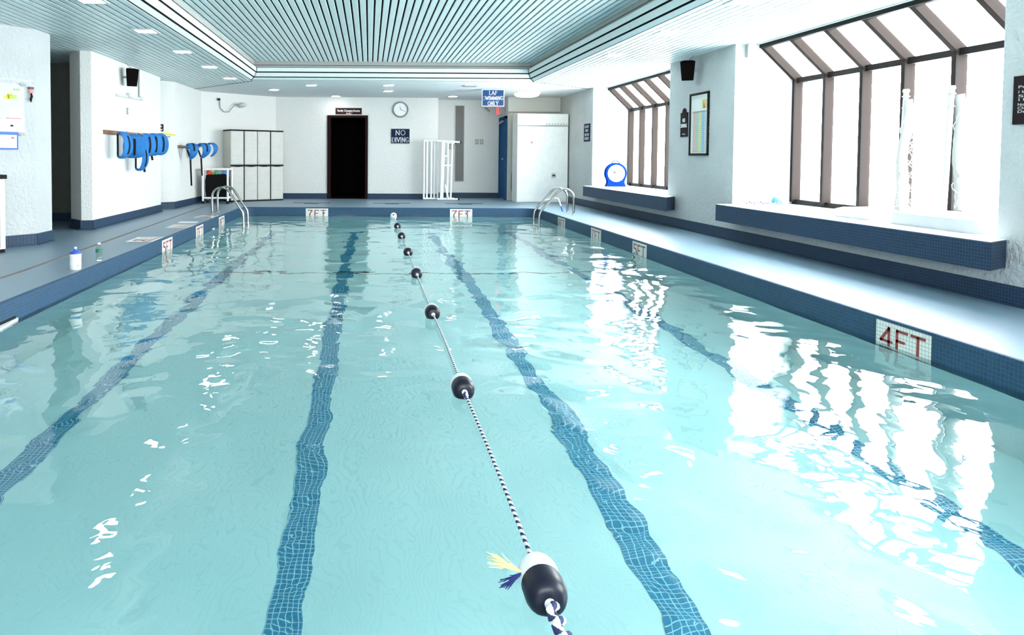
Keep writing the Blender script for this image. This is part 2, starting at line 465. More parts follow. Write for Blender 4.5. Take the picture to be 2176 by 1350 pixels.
# pool basin: rounded nosing, tile band, plaster below, sloping bottom
def zfl(y):
    return -1.25 if y < 4 else (-1.25 - (y - 4) * .09 if y < 9 else -1.7 - (y - 9) * .122)
def loft(rings, closed=True):
    mb = MB(); n = len(rings[0])
    mb.v = [tuple(p) for r in rings for p in r]
    for i in range(len(rings) - 1):
        for k in range(n if closed else n - 1):
            k2 = (k + 1) % n
            mb.f.append((i * n + k, i * n + k2, (i + 1) * n + k2, (i + 1) * n + k))
    return mb
rings = []
for d, z in ((.022, 0.0005), (.010, -.0015), (.003, -.008), (0, -.022), (0, -.30)):
    rings.append([(x, y, z) for x, y in pool_outline(d)])
mb = loft([r[::1] for r in rings]); mb.f = [f[::-1] for f in mb.f]
basin = mb.build('pool_basin', BANDTILE, smooth=50)
struct(basin, 'blue mosaic pool edge above pale plaster basin')
mb = MB()
ol = pool_outline(0)
rg = []
for f in (0, .34, .67, 1):
    rg.append([(x, y, -.30 + (zfl(y) + .30) * f) for x, y in ol])
w_ = loft(rg); w_.f = [f[::-1] for f in w_.f]
w_.build('basin_wall', POOLP, basin)
mb = MB()
ys = [PN, 4, 9, PF + .02]
for a, b in zip(ys, ys[1:]):
    mb.add([(PL - .01, a, zfl(a)), (PR + .01, a, zfl(a)), (PR + .01, b, zfl(b)), (PL - .01, b, zfl(b))], [(0, 1, 2, 3)])
mb.build('basin_bottom', POOLP, basin)
for x in (-1.82, -.31, 1.195, 2.70):
    mb = MB()
    yy = [PN + .9, 4, 9, PF - .9]
    for a, b in zip(yy, yy[1:]):
        mb.add([(x - .073, a, zfl(a) + .004), (x + .073, a, zfl(a) + .004), (x + .073, b, zfl(b) + .004), (x - .073, b, zfl(b) + .004)], [(0, 1, 2, 3)])
    e = PF - .9
    mb.add([(x - .25, e, zfl(e) + .004), (x + .25, e, zfl(e) + .004), (x + .25, e + .15, zfl(e + .15) + .004), (x - .25, e + .15, zfl(e + .15) + .004)], [(0, 1, 2, 3)])
    mb.build('lane_stripe', LANETILE, basin)
# slope-break line across the bottom and up both walls
mb = MB(); y = 8.95
mb.box(PL, PR, y - .035, y + .035, zfl(y) - .01, zfl(y) + .008)
mb.box(PL - .003, PL + .004, y - .02, y + .02, zfl(y), -.21); mb.box(PR - .004, PR + .003, y - .02, y + .02, zfl(y), -.21)
mb.build('slope_break_line', mat('brown_tile_line', (.07, .045, .045), .6), basin)
# dark end-wall tile accents at the waterline
for cx in (-2.13, -.45, 1.1, 2.72):
    mb = MB(); mb.box(cx - .2, cx + .2, PF - .003, PF + .002, -.175, -.15); mb.box(cx - .07, cx + .07, PF - .004, PF + .002, -.185, -.14)
    mb.build('wall_accent_tiles', mat('dark_navy_tile', (.015, .04, .08), .4), basin)

# water
wv = MB(); P = pool_outline(.0)
wv.add([(x, y, ZW) for x, y in P], [tuple(range(len(P)))])
wo = wv.build('pool_water', WATER)
tag(wo, 'clear turquoise pool water with gentle ripples reflecting the windows', 'water', kind='stuff')

# ------------------------------------------------------------------ walls
ZT = 2.62
def wallobj(name, polys, m, z0=0, z1=ZT, label=None):
    mb = MB()
    for p in polys: mb.prism(p, z0, z1)
    return struct(mb.build(name, m), label)
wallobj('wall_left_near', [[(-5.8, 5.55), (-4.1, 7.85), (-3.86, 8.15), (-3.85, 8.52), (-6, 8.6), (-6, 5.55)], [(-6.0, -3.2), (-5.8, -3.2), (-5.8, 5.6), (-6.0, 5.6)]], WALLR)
wallobj('wall_left', [[(-4.29, 10.1), (-4.02, 9.80), (-3.88, 9.84), (-3.88, 13.07), (-4.6, 13.07), (-4.6, 11.1), (-4.29, 11.1)]], WALL)
wallobj('wall_alcove', [[(-6.2, 11.1), (-4.6, 11.1), (-4.6, 11.3), (-6.2, 11.3)], [(-6.2, 8.5), (-6.0, 8.5), (-6.0, 11.1), (-6.2, 11.1)]], mat('shade_grey_stucco', (.14, .145, .13), .85, bump=(38, .01), spec=.15))  # alcove's shade put into a darker wall colour
wallobj('wall_left_far', [[(-4.6, 13.07), (-4.6, 13.35), (-4.13, 13.60), (-3.84, 13.84), (-3.79, 15.85), (-2.3, 17.25), (-2.3, 17.6), (-4.1, 17.8), (-5.0, 15), (-5.0, 13.07)]], WALL)
mb = MB()
mb.box(-2.35, -.97, 17.25, 17.45, 0, ZT); mb.box(-.10, 1.69, 17.25, 17.45, 0, ZT); mb.box(-.97, -.10, 17.25, 17.45, 2.01, ZT); mb.box(1.5, 1.69, 17.45, 17.9, 0, ZT)
struct(mb.build('wall_back', WALL))
mb = MB(); mb.box(1.5, 3.5, 17.88, 18.1, 0, ZT)
struct(mb.build('wall_back_recess', WALL))
mb = MB(); mb.box(3.36, 4.9, 17.0, 18.1, 0, ZT)
struct(mb.build('wall_back_right', WALL))
mb = MB()
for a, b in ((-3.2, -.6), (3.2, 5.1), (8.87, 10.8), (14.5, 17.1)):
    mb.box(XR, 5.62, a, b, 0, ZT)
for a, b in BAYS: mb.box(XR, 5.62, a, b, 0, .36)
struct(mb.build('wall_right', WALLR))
mb = MB(); mb.box(-6.2, 5.8, -3.4, -3.2, 0, .95); mb.box(-6.2, 5.8, -3.4, -3.2, 2.25, 2.9); mb.box(-6.2, -2.6, -3.4, -3.2, .95, 2.25); mb.box(3.0, 5.8, -3.4, -3.2, .95, 2.25)
struct(mb.build('wall_near', WALL))

# changing room behind the open doorway, darkness put into its wall colour
mb = MB()
mb.box(-1.9, -1.8, 17.45, 20, 0, 2.3); mb.box(.7, .8, 17.45, 20, 0, 2.3); mb.box(-1.9, .8, 20, 20.1, 0, 2.3); mb.box(-1.9, .8, 17.45, 20.1, 2.3, 2.4)
mb.box(-1.9, .8, 17.30, 20.1, .001, .004)
struct(mb.build('wall_changing_room', DARK))

# baseboards of blue mosaic
def skirting(name, pts, h=.135, t=.014, side=1, m=BLUETILE):
    mb = MB()
    for (ax, ay), (bx, by) in zip(pts, pts[1:]):
        d = Vector((bx - ax, by - ay)).normalized(); n = Vector((-d.y, d.x)) * t * side; e = d * t * .9
        mb.prism([(ax - e.x, ay - e.y), (bx + e.x, by + e.y), (bx + e.x + n.x, by + e.y + n.y), (ax - e.x + n.x, ay - e.y + n.y)], 0, h)
        k = Vector((-d.y, d.x)) * (t + .02) * side
        mb.prism([(ax, ay), (bx, by), (bx + k.x, by + k.y), (ax + k.x, ay + k.y)], 0, .018)
    return struct(mb.build(name, m))
skirting('baseboard_left_near', [(-5.8, 5.55), (-4.1, 7.85), (-3.86, 8.15), (-3.85, 8.52), (-4.3, 8.54)], side=-1)
skirting('baseboard_left', [(-4.29, 11.1), (-4.29, 10.1), (-4.02, 9.80), (-3.88, 9.84), (-3.88, 13.07), (-4.6, 13.07)], side=-1)
skirting('baseboard_alcove', [(-6, 11.1), (-4.29, 11.1)], side=-1)
skirting('baseboard_left_far', [(-4.6, 13.35), (-4.13, 13.60), (-3.84, 13.84), (-3.79, 15.85), (-2.3, 17.25), (-1.03, 17.25)], side=-1)
skirting('baseboard_back', [(-.03, 17.25), (1.69, 17.25), (1.69, 17.88), (3.36, 17.88)], side=-1)
skirting('baseboard_right', [(XR, -3.2), (XR, 16.15)], side=1, h=.145)

# ------------------------------------------------------------------ ceilings
SP = .092
def slat(mb, x, y0, y1, z, w=SP - .022):
    a = w / 2; h = .003
    sec = [(-a, h), (-a + .004, 0), (a - .004, 0), (a, h), (a, .014), (-a, .014)]
    n = len(sec)
    V = [(x + sx, y0, z + sz) for sx, sz in sec] + [(x + sx, y1, z + sz) for sx, sz in sec]
    mb.add(V, [tuple(range(n)), tuple(range(n, 2 * n))[::-1]] + [(i, i + n, (i + 1) % n + n, (i + 1) % n) for i in range(n)])
mb = MB()
x = -2.27 - SP / 2
while x > -6.1:
    y1 = 13.58 + (-2.27 - x) / 1.53 * 1.70
    slat(mb, x, -3.2, min(y1, 17.5), ZC); x -= SP
x = 3.13 + SP / 2
while x < 4.92:
    y1 = 13.45 + (x - 3.13) / 1.6 * 1.4
    slat(mb, x, -3.2, y1, ZC); x += SP
mb.box(4.90, 4.99, -3.2, 15.2, ZC - .004, ZC + .02)
struct(mb.build('ceiling', SLAT), 'low ceiling of narrow enamelled metal slats')
mb = MB()
x = -2.2
n_ = 0
while x < 3.07:
    slat(mb, x, -3.2, 13.31, ZU); x += SP
struct(mb.build('ceiling_raised', SLAT), 'raised centre ceiling of narrow metal slats')
mb = MB()
mb.box(-6.2, -2.30, -3.3, 17.6, ZC + .03, ZC + .10); mb.box(3.16, 4.97, -3.3, 16, ZC + .03, ZC + .10)
mb.box(-2.42, -2.38, -3.3, 13.7, ZC + .03, ZU + .1); mb.box(3.26, 3.30, -3.3, 13.7, ZC + .03, ZU + .1); mb.box(-2.42, 3.3, 13.62, 13.7, ZC + .03, ZU + .1)
mb.box(-2.4, 3.3, -3.3, 13.6, ZU + .03, ZU + .1)
struct(mb.build('ceiling_void', BLACK))
mb = MB()
mb.prism([(-2.27, 13.44), (-2.27, 13.60), (-3.8, 15.30), (-6.2, 17.97), (-6.2, 18.3), (5.8, 18.3), (5.8, 15.8), (4.73, 14.87), (3.13, 13.47), (3.13, 13.44)], ZC + .002, ZC + .029)
struct(mb.build('ceiling_plaster', PLASTER), 'smooth grey plaster ceiling at the far end')
mb = MB()
mb.bar((-2.27, 13.59, ZC), (-3.8, 15.29, ZC), .02, .006); mb.bar((3.13, 13.46, ZC), (4.73, 14.86, ZC), .02, .006)
struct(mb.build('trim_1', CHAR), 'dark joint between slats and plaster')

# cove around the raised centre
PRO = [(.135, ZC), (.058, 2.543), (.010, 2.632), (0, 2.727)]
def cove_ring(d, z):
    return [(-2.135 - d, -3.2, z), (-2.135 - d, 13.30 + d, z), (3.006 + d, 13.30 + d, z), (3.006 + d, -3.2, z)]
cove = MB()
for (d0, z0), (d1, z1) in zip(PRO, PRO[1:]):
    L_ = sqrt((d1 - d0) ** 2 + (z1 - z0) ** 2); g = .012 / L_
    a = (d0 + (d1 - d0) * g, z0 + (z1 - z0) * g); b = (d1 - (d1 - d0) * g, z1 - (z1 - z0) * g)
    m_ = loft([cove_ring(*a), cove_ring(*b)], closed=False); cove.add(m_.v, m_.f)
m_ = loft([cove_ring(0, 2.720), cove_ring(.09, 2.722)], closed=False); cove.add(m_.v, m_.f)
co = cove.build('trim_2', COVE); struct(co, 'curved metal cove round the raised ceiling')
mb = MB()
for a, b in (((.135 - .003, ZC), (.058 + .012, 2.552)), ((.058 + .012, 2.548), (.02, 2.637)), ((.02, 2.63), (.012, 2.72))):
    m_ = loft([cove_ring(a[0] + .006, a[1] + .004), cove_ring(b[0] + .002, b[1])], closed=False); mb.add(m_.v, m_.f)
mb.build('shadow_gap', BLACK, co)
mb = MB()
for zz0, zz1 in ((2.722, 2.765), (2.774, ZU + .02)):
    m_ = loft([cove_ring(.055, zz0), cove_ring(.055, zz1)], closed=False); mb.add(m_.v, m_.f)
mb.build('upper_band', mat('cove_upper_band', (.42, .42, .40), .5), co)
mb = MB(); m_ = loft([cove_ring(.062, 2.71), cove_ring(.062, ZU + .03)], closed=False); mb.add(m_.v, m_.f); mb.build('shadow_gap', BLACK, co)
for sx, cxr in ((-1, -2.135), (1, 3.006)):
    mb = MB(); pth = [(cxr + sx * (d - .001), 13.30 + d - .001, z) for d, z in PRO]
    mb.tube(pth, .010, 6); mb.build('corner_trim', CHAR, co)

# ------------------------------------------------------------------ window bays on the right
MULL = {0: [8.87, 8.244, 7.621, 7.022, 6.41, 5.78, 5.12], 1: [14.5, 13.874, 13.254, 12.646, 12.03, 11.42, 10.82], 2: [3.2, 2.57, 1.95, 1.33, .7, .07, -.58]}
ZG = 2.035; XT = 4.96; ZS = .50
for i, (a, b) in enumerate(BAYS):
    w = bpy.data.objects.new('window_%d' % (i + 1), None); COL.objects.link(w); w.location = (XG, (a + b) / 2, ZS); struct(w)
    bpy.context.view_layer.update()
    fr = MB()
    fr.box(XG - .02, XG + .07, a, b, ZS - .03, ZS + .03)
    fr.box(XG - .03, XG + .07, a, b, ZG - .035, ZG + .03)
    fr.bar((XT, a, ZC - .02), (XT, b, ZC - .02), .06, .06)
    fr.build('window_frame', BRONZE, w)
    for k, y in enumerate(MULL[i]):
        y = min(max(y, a + .03), b - .03)
        mb = MB(); mb.box(XG - .05, XG + .05, y - .030, y + .030, ZS, ZG)
        mb.build('mullion', BRONZE2, w)
        mb = MB(); mb.bar((XT + .01, y, ZC - .01), (XG + .01, y, ZG + .01), .062, .09)
        mb.build('sloping_mullion', BRONZE2, w)
        mb = MB(); mb.box(XG - .062, XG - .045, y - .036, y - .016, ZS, ZG)
        mb.build('mullion_gasket', BRONZE, w)
    for k in range(6):
        y1, y0 = MULL[i][k], MULL[i][k + 1]
        mb = MB(); mb.box(XG + .02, XG + .026, y0 + .02, y1 - .02, ZS, ZG); mb.build('pane', GLASS, w)
        mb = MB(); mb.bar((XT + .03, (y0 + y1) / 2, ZC), (XG + .03, (y0 + y1) / 2, ZG + .01), y1 - y0 - .04, .006); mb.build('pane', GLASS, w)
    # bay closure above the sloping glass and outside sill
    mb = MB(); mb.box(XG + .05, 5.62, a, b, .36, ZS - .02)
    struct(mb.build('trim_%d' % (i + 3), WHITE))

w = bpy.data.objects.new('window_4', None); COL.objects.link(w); w.location = (-.2, -3.3, .45); struct(w); bpy.context.view_layer.update()  # unseen window, added behind the camera to bring daylight onto the water
mb = MB()
for k in range(5): mb.box(-2.6 + k * 1.4 - .03, -2.6 + k * 1.4 + .03, -3.34, -3.26, .95, 2.25)
mb.box(-2.6, 3.0, -3.34, -3.26, .95, 1.01); mb.box(-2.6, 3.0, -3.34, -3.26, 2.19, 2.25)
mb.build('window_frame', BRONZE, w)
mb = MB(); mb.box(-2.6, 3.0, -3.303, -3.297, 1.0, 2.2); mb.build('pane', GLASS, w)

# tiled ledges
def ledge(n, y0, y1, cut):
    mb = MB(); mb.prism([(4.38, y0), (4.38, y1), (XR + .01, y1), (XR + .01, y0 + cut)], .262, .466)
    o = mb.build('window_ledge', BLUETILE, bevel=.006)
    a, b = BAYS[n]
    t = MB(); t.prism([(4.385, y0 + .01), (4.385, y1 - .005), (XR, y1 - .005), (XR, y0 + cut)], .460, .4695); t.box(XR, XG, a, b, .36, .4695)
    t.build('ledge_top', mat('ledge_top_white', (.82, .84, .85), .35), o)
    return o
L1 = ledge(0, 4.87, 8.80, .16)
tag(L1, 'long blue mosaic tiled window ledge holding the white net posts', 'ledge')
L2 = ledge(1, 10.26, 14.30, .30)
tag(L2, 'shorter blue mosaic tiled window ledge carrying the blue clock', 'ledge')
mb = MB(); mb.box(XR, XG, -.6, 3.2, .36, .4695); struct(mb.build('trim_9', WHITE))

# small fittings on the big bay's far reveal
t = thing('wall_sensor', 'small white box fixed high on the window reveal under the ceiling', 'sensor', (4.80, 8.86, 2.36))
mb = MB(); mb.box(4.765, 4.83, 8.80, 8.868, 2.35, 2.46); mb.build('housing', LGREY, t, bevel=.006)
mb = MB(); mb.box(4.75, 4.765, 8.80, 8.868, 2.32, 2.48); mb.build('bracket', GREYM, t)
t = thing('thermostat', 'small pale thermostat on the white reveal beside the big window', 'thermostat', (5.2, 8.86, 1.38))
mb = MB(); mb.box(5.19, 5.235, 8.835, 8.868, 1.38, 1.47); mb.build('housing', LGREY, t, bevel=.005)
mb = MB(); mb.box(5.215, 5.25, 8.828, 8.84, 1.375, 1.405); mb.build('dial', GREYM, t)

# ------------------------------------------------------------------ doors
d1 = bpy.data.objects.new('door_1', None); COL.objects.link(d1); d1.location = (-.53, 17.25, 0); struct(d1); bpy.context.view_layer.update()
BRF = mat('dark_brown_frame', (.014, .005, .004), .8, spec=.12)
mb = MB(); mb.box(-1.035, -.955, 17.215, 17.46, 0, 2.055); mb.build('door_jamb', BRF, d1, bevel=.006)
mb = MB(); mb.box(-.105, -.035, 17.215, 17.46, 0, 2.055); mb.build('door_jamb', BRF, d1, bevel=.006)
mb = MB(); mb.box(-.955, -.105, 17.215, 17.46, 1.995, 2.055); mb.build('door_head', BRF, d1, bevel=.006)
d2 = bpy.data.objects.new('door_2', None); COL.objects.link(d2); d2.location = (3.35, 17.5, 0); struct(d2); bpy.context.view_layer.update()
mb = MB(); mb.box(3.325, 3.36, 17.06, 17.86, .02, 1.98); mb.build('door_leaf', BDOOR, d2, bevel=.004)
mb = MB(); mb.box(3.30, 3.362, 17.03, 17.08, 0, 2.05); mb.box(3.30, 3.362, 17.83, 17.875, 0, 2.05); mb.box(3.30, 3.362, 17.03, 17.875, 1.99, 2.05); mb.build('door_frame', BDOOR, d2)
mb = MB(); mb.bar((3.29, 17.3, 1.93), (3.29, 17.7, 1.90), .04, .05); mb.build('door_closer', GREYM, d2)
mb = MB(); mb.lathe([(.008, 0), (.008, .04), (.028, .045), (.028, .07), (.012, .08)], Matrix.Translation((3.325, 17.15, 1.0)) @ Matrix.Rotation(-pi / 2, 4, 'Y'), 12); mb.build('door_handle', STEEL, d2)

# ------------------------------------------------------------------ lane rope and floats
FX = .485
FY = [13.60, 11.93, 10.42, 8.66, 7.07, 5.30, 3.567, 1.90]
def floatpath(y):
    return FX, -.135
rp = MB(); pth = []
ys_ = [PF] + FY + [PN]
for a, b in zip(ys_, ys_[1:]):
    for i in range(10):
        f = i / 10; y = a + (b - a) * f
        pth.append((FX + .012 * sin(f * pi) * (1 if b < 5 else .5), y, -.137 - .014 * sin(f * pi)))
pth.append((FX + .01, PN, -.10))
rp.tube(pth, .0075, 8, uv=True)
rope = rp.build('lane_rope', ROPE, smooth=60)
tag(rope, 'blue and white twisted lane rope running down the pool through the floats', 'rope')
mb = MB()
# doubled, knotted rope on the near side of the nearest float
kn = [(FX + .012 * cos(t_ * 1.3), 1.80 - t_ * .012, -.133 + .012 * sin(t_ * 1.3)) for t_ in range(18)]
mb.tube(kn, .011, 8, uv=True)
mb.build('knot', ROPE, rope, smooth=60)
mb = MB()
mb.tube([(FX + .006 * cos(t_ * 1.5), 3.455 - t_ * .006, -.135 + .007 * sin(t_ * 1.5)) for t_ in range(8)], .009, 8, uv=True); mb.build('knot', ROPE, rope, smooth=60)
fp = None
FLAB = ['nearest lane float with a frayed rope end beside it', 'second lane float out from the camera, its navy half towards us', 'third lane float out, level with the deeper window reflections',
        'fourth lane float out, resting over the slope line', 'fifth lane float out along the rope', 'sixth lane float out along the rope', 'seventh lane float out, next to the last white one', 'white lane float tied closest to the far pool wall']
def make_float(y, label):
    t = thing('lane_float', label, 'float', (FX, y, -.135), 'floats threaded on the lane rope')
    M = Matrix.Translation((FX, y, -.135)) @ Matrix.Rotation(pi / 2, 4, 'X')      # local +z -> -y (towards the camera)
    R = .057
    pw = [(.014, -.088), (.032, -.086), (.047, -.078), (R - .003, -.062), (R, -.045), (R, 0)]
    pn = [(R + .0006, 0), (R + .001, .045), (R - .003, .062), (.047, .077), (.032, .085), (.014, .086), (.010, .078)]
    MB().lathe(pw, M, 28).build('white_half', PVC, t, smooth=60)
    MB().lathe(pn, M, 28).build('navy_half', NAVY, t, smooth=60)
    MB().lathe([(.013, .078), (.015, .088), (.010, .096)], M, 12).build('rope_stopper', PVC, t, smooth=60)
    return t
fp = make_float(1.90, FLAB[0])
for k in range(1, 7):
    y = FY[7 - k]
    copy_tree(fp, Matrix.Translation((0, y - 1.90, 0)), FLAB[k])
t = thing('lane_float', FLAB[7], 'float', (FX - .01, 13.6, -.12), 'floats threaded on the lane rope')
M = Matrix.Translation((FX - .01, 13.60, -.115)) @ Matrix.Rotation(pi / 2.6, 4, 'X')
MB().lathe([(.02, -.10), (.05, -.09), (.062, -.05), (.062, .05), (.05, .09), (.02, .10)], M, 24).build('body', PVC, t, smooth=60)
MB().lathe([(.012, .099), (.014, .12), (.006, .125)], M, 12).build('rope_stopper', NAVY, t)
# frayed end
t = thing('frayed_rope_end', 'frayed tuft of straw and navy strands beside the nearest float', 'rope', (.42, 1.93, -.12))
random.seed(3)
for m_, cnt, zoff, yoff, nm in ((YEL, 26, .022, .03, 'straw_strands'), (NAVYROPE, 24, -.012, -.028, 'navy_strands')):
    mb = MB()
    for k in range(cnt):
        L_ = random.uniform(.05, .10) * (1 if m_ is YEL else .75)
        a = random.uniform(-.5, .5)
        p0 = Vector((.437, 1.925, -.118)); p1 = p0 + Vector((-L_ * .5, yoff * .5 + a * .012, zoff * .6 + random.uniform(-.006, .006)))
        p2 = p0 + Vector((-L_, yoff * .8 + a * .05, zoff * (.9 if m_ is YEL else 1.6) + random.uniform(-.012, .012)))
        mb.tube([p0, p1, p2], [.0022, .0018, .0010], 5)
    mb.build(nm, m_, t)

# ------------------------------------------------------------------ depth markers
def depth_mark(digit, axis, c, side, label):
    """axis 'x': on a side wall plane X=side at Y=c ; axis 'y': on the far wall, X=c"""
    wd, top, bot = .458, -.022, -.26
    if axis == 'x':
        s_ = 1 if side < 0 else -1
        o = Vector((side, c, 0)); n = Vector((s_, 0, 0)); u = Vector((0, 1, 0)) * s_
        u = Vector((0, 1, 0)) if side < 0 else Vector((0, -1, 0))
    else:
        o = Vector((c, PF, 0)); n = Vector((0, -1, 0)); u = Vector((1, 0, 0))
    t = thing('depth_marker', label, 'depth marker', o + Vector((0, 0, -.05)))
    mb = MB(); mb.oprism([(-wd / 2, bot), (wd / 2, bot), (wd / 2, top), (-wd / 2, top)], o, u, (0, 0, 1), n, .003); mb.build('tile_panel', MARK, t)
    mb = MB(); oo = o + n * .003 + Vector((0, 0, -.188))
    letters(mb, digit, oo - u * .135, u, (0, 0, 1), n, .128, th=.17, t=.0015, serif=False, width=.095)
    letters(mb, 'FT', oo + u * .065, u, (0, 0, 1), n, .128, th=.17, t=.0015, serif=False, width=.235, gap=.22)
    mb.build('red_lettering', RED, t)
    return t
depth_mark('4', 'x', 4.405, PR, 'large depth marker reading 4 FT on the right pool edge')
depth_mark('5', 'x', 8.765, PR, 'depth marker reading 5 FT on the right pool edge, where the slope line ends')
depth_mark('7', 'x', 10.46, PR, 'depth marker on the right pool edge between the ladder marker and the slope line')
depth_mark('8', 'x', 12.35, PR, 'depth marker reading 8 FT beside the right ladder')
depth_mark('5', 'x', 9.02, PL, 'depth marker on the left pool edge nearest the two bottles')
depth_mark('7', 'x', 10.74, PL, 'depth marker on the left pool edge, middle of that side')
depth_mark('8', 'x', 12.70 - .35, PL, 'depth marker reading 8 FT on the left edge next to the ladder')
depth_mark('7', 'y', -1.068, PF, 'depth marker 7 FT on the far wall below the dark doorway')
depth_mark('7', 'y', 1.89, PF, 'depth marker 7 FT on the far wall below the white racks')
for x, lb in ((-.93, 'round inlet in the far depth marker under the doorway'), (2.0, 'round inlet in the far depth marker under the racks')):
    t = thing('pool_inlet', lb, 'inlet', (x, PF - .01, -.11), 'round inlets in the far pool wall')
    M = Matrix.Translation((x, PF - .002, -.115)) @ Matrix.Rotation(pi / 2, 4, 'X')
    MB().lathe([(.028, 0), (.028, .008), (.020, .010)], M, 16).build('collar', GREYM, t)
    MB().lathe([(.019, .006), (.010, .012)], M, 12).build('eyeball', CHAR, t)
# skimmer ledges at the waterline
for x, y, lb, s_ in ((PL, 5.0, 'white skimmer mouth at the waterline of the near left pool edge', 1), (PL, 12.0 - .35, 'small white skimmer fitting on the far left pool edge', 1)):
    t = thing('skimmer', lb, 'skimmer', (x, y, -.17))
    w_ = .14 if y < 6 else .04
    mb = MB(); mb.box(x - .002, x + .004, y - w_, y + w_, -.235, -.135); mb.build('mouth', CHAR, t)
    mb = MB(); mb.prism([(x, y - w_ - .02), (x + .05, y - w_ - .02), (x + .012, y + w_ + .02), (x, y + w_ + .02)], -.20, -.155); mb.build('lip', WHITE, t)

# flush deck markers and accents
def deck_mark(name, pts, label, m, grp=None, red=False):
    mb = MB(); mb.prism(pts, .001, .004); o = mb.build(name, m); return tag(o, label, 'deck marker', grp)
def flat_deck_mark(y, digit, label):
    t = thing('deck_depth_marker', label, 'depth marker', (-2.77, y, .004))
    mb = MB(); mb.box(-2.95, -2.63, y - .25, y + .25, .001, .004); mb.build('tile_panel', MARK, t)
    mb = MB(); letters(mb, digit + 'FT', (-2.88, y, .004), (0, 1, 0), (1, 0, 0), (0, 0, 1), .2, th=.16, t=.001, serif=False, width=.38); mb.build('red_lettering', RED, t)
flat_deck_mark(8.72, '5', 'flat white depth marker on the left deck, nearest the two bottles')
flat_deck_mark(10.35, '7', 'flat white depth marker on the left deck, middle of three')
flat_deck_mark(12.0, '8', 'flat white depth marker on the left deck by the ladder')
deck_mark('deck_notice_tile', [(-2.98, 10.9), (-2.70, 10.9), (-2.70, 11.1), (-2.98, 11.1)], 'plain white tile strip in the left deck behind the middle marker', WHITE)
mb = MB(); mb.bar((-3.12, 3.0, .002), (-3.12, 6.3, .002), .03, .004); mb.bar((-3.12, 6.3, .002), (-3.42, 15.3, .002), .03, .004)
tag(mb.build('deck_drain', ROPEBEIGE), 'long narrow brown drain line in the left deck', 'drain')
for cx, lb in ((-1.28, 'blue tile accent in the far deck below the doorway'), (.5, 'blue tile accent in the far deck at the end of the lane rope'), (2.13, 'blue tile accent in the far deck in front of the white racks')):
    mb = MB(); mb.prism([(cx - .42, 15.60), (cx - .15, 15.60), (cx - .15, 15.36), (cx + .15, 15.36), (cx + .15, 15.60), (cx + .42, 15.60), (cx + .42, 15.76), (cx - .42, 15.76)], .001, .003)
    tag(mb.build('deck_accent_tiles', BLUETILE), lb, 'deck tiles', 'blue accents in the far deck')

# ------------------------------------------------------------------ pool ladders
def ladder(xd, xw, ys2, label):
    s_ = 1 if xw > xd else -1
    t = thing('pool_ladder', label, 'ladder', (xd, sum(ys2) / 2, 0))
    for y in ys2:
        r = .14; P = [(xd, y, .0), (xd, y, .30)]
        cxx = xd + s_ * .17
        for i in range(9):
            a = pi - (pi - math.radians(38)) * i / 8
            P.append((cxx + s_ * .17 * cos(a), y, .30 + .17 * sin(a)))
        lx, lz = P[-1][0], P[-1][2]
        P.append((xw - s_ * .06, y, .10)); P.append((xw - s_ * .015, y, .03)); P.append((xw, y, -.06)); P.append((xw, y, -1.1))
        MB().tube(P, .021, 12).build('rail', STEEL, t, smooth=60)
        MB().lathe([(.045, 0), (.045, .008), (.024, .02)], Matrix.Translation((xd, y, 0)), 16).build('escutcheon', STEEL, t)
    for z in (-.35, -.62, -.9):
        mb = MB(); mb.box(xw - .04, xw + .04, ys2[0], ys2[1], z - .012, z + .012); mb.build('tread', PVC, t, bevel=.005)
ladder(-2.845, -2.28, (12.70, 13.16), 'stainless steel pool ladder on the left side near the cabinets')
ladder(3.75, 3.12, (12.78, 13.20), 'stainless steel pool ladder on the right side near the white closet')
t = thing('pool_brush', 'thin white pole with a blue grip standing behind the right ladder', 'pole', (3.73, 13.45, 0))
MB().tube([(3.35, 13.6, .19), (3.6, 13.55, .26), (3.66, 13.5, .25), (3.70, 13.45, .11)], .012, 8).build('pole', PVC, t, smooth=60)
MB().tube([(3.70, 13.45, .11), (3.735, 13.45, 0)], .014, 8).build('grip', FOAM, t, smooth=60)

# ------------------------------------------------------------------ ceiling lights
def square_light(x, y, label, z=ZC - .004, grp='square recessed lights in the slatted ceiling'):
    t = thing('recessed_light', label, 'ceiling light', (x, y, z), grp)
    mb = MB()
    for a, b, c, d in ((-.13, .13, -.13, -.105), (-.13, .13, .105, .13), (-.13, -.105, -.105, .105), (.105, .13, -.105, .105)):
        mb.box(x + a, x + b, y + c, y + d, z - .006, z + .02)
    mb.build('trim_ring', LGREY, t)
    mb = MB(); mb.box(x - .105, x + .105, y - .105, y + .105, z - .003, z + .012); mb.build('diffuser', LAMPM, t)
    return t
LL = ['over the near left deck, out towards the camera', 'above the notice board corner at the top edge', 'second visible over the left deck, above the alcove opening', 'above the start of the float belt wall', 'above the end of the float belt wall', 'last of the left row, near the cove corner']
for y, lb in ((1.65, 'square ceiling light nearest the camera, seen reflected low in the left water'), (3.3, 'square ceiling light seen reflected in the left water, second from camera'), (4.95, 'square ceiling light seen reflected in the left water, third from camera'),
              (6.6, 'square ceiling light cut by the top edge above the left deck'), (8.2, 'square ceiling light above the opening of the dark alcove'), (9.8, 'square ceiling light above the corner of the float belt wall'),
              (11.45, 'square ceiling light above the middle of the float belt wall'), (13.1, 'square ceiling light at the far end of the left row by the cove corner')):
    square_light(-2.6, y, lb)
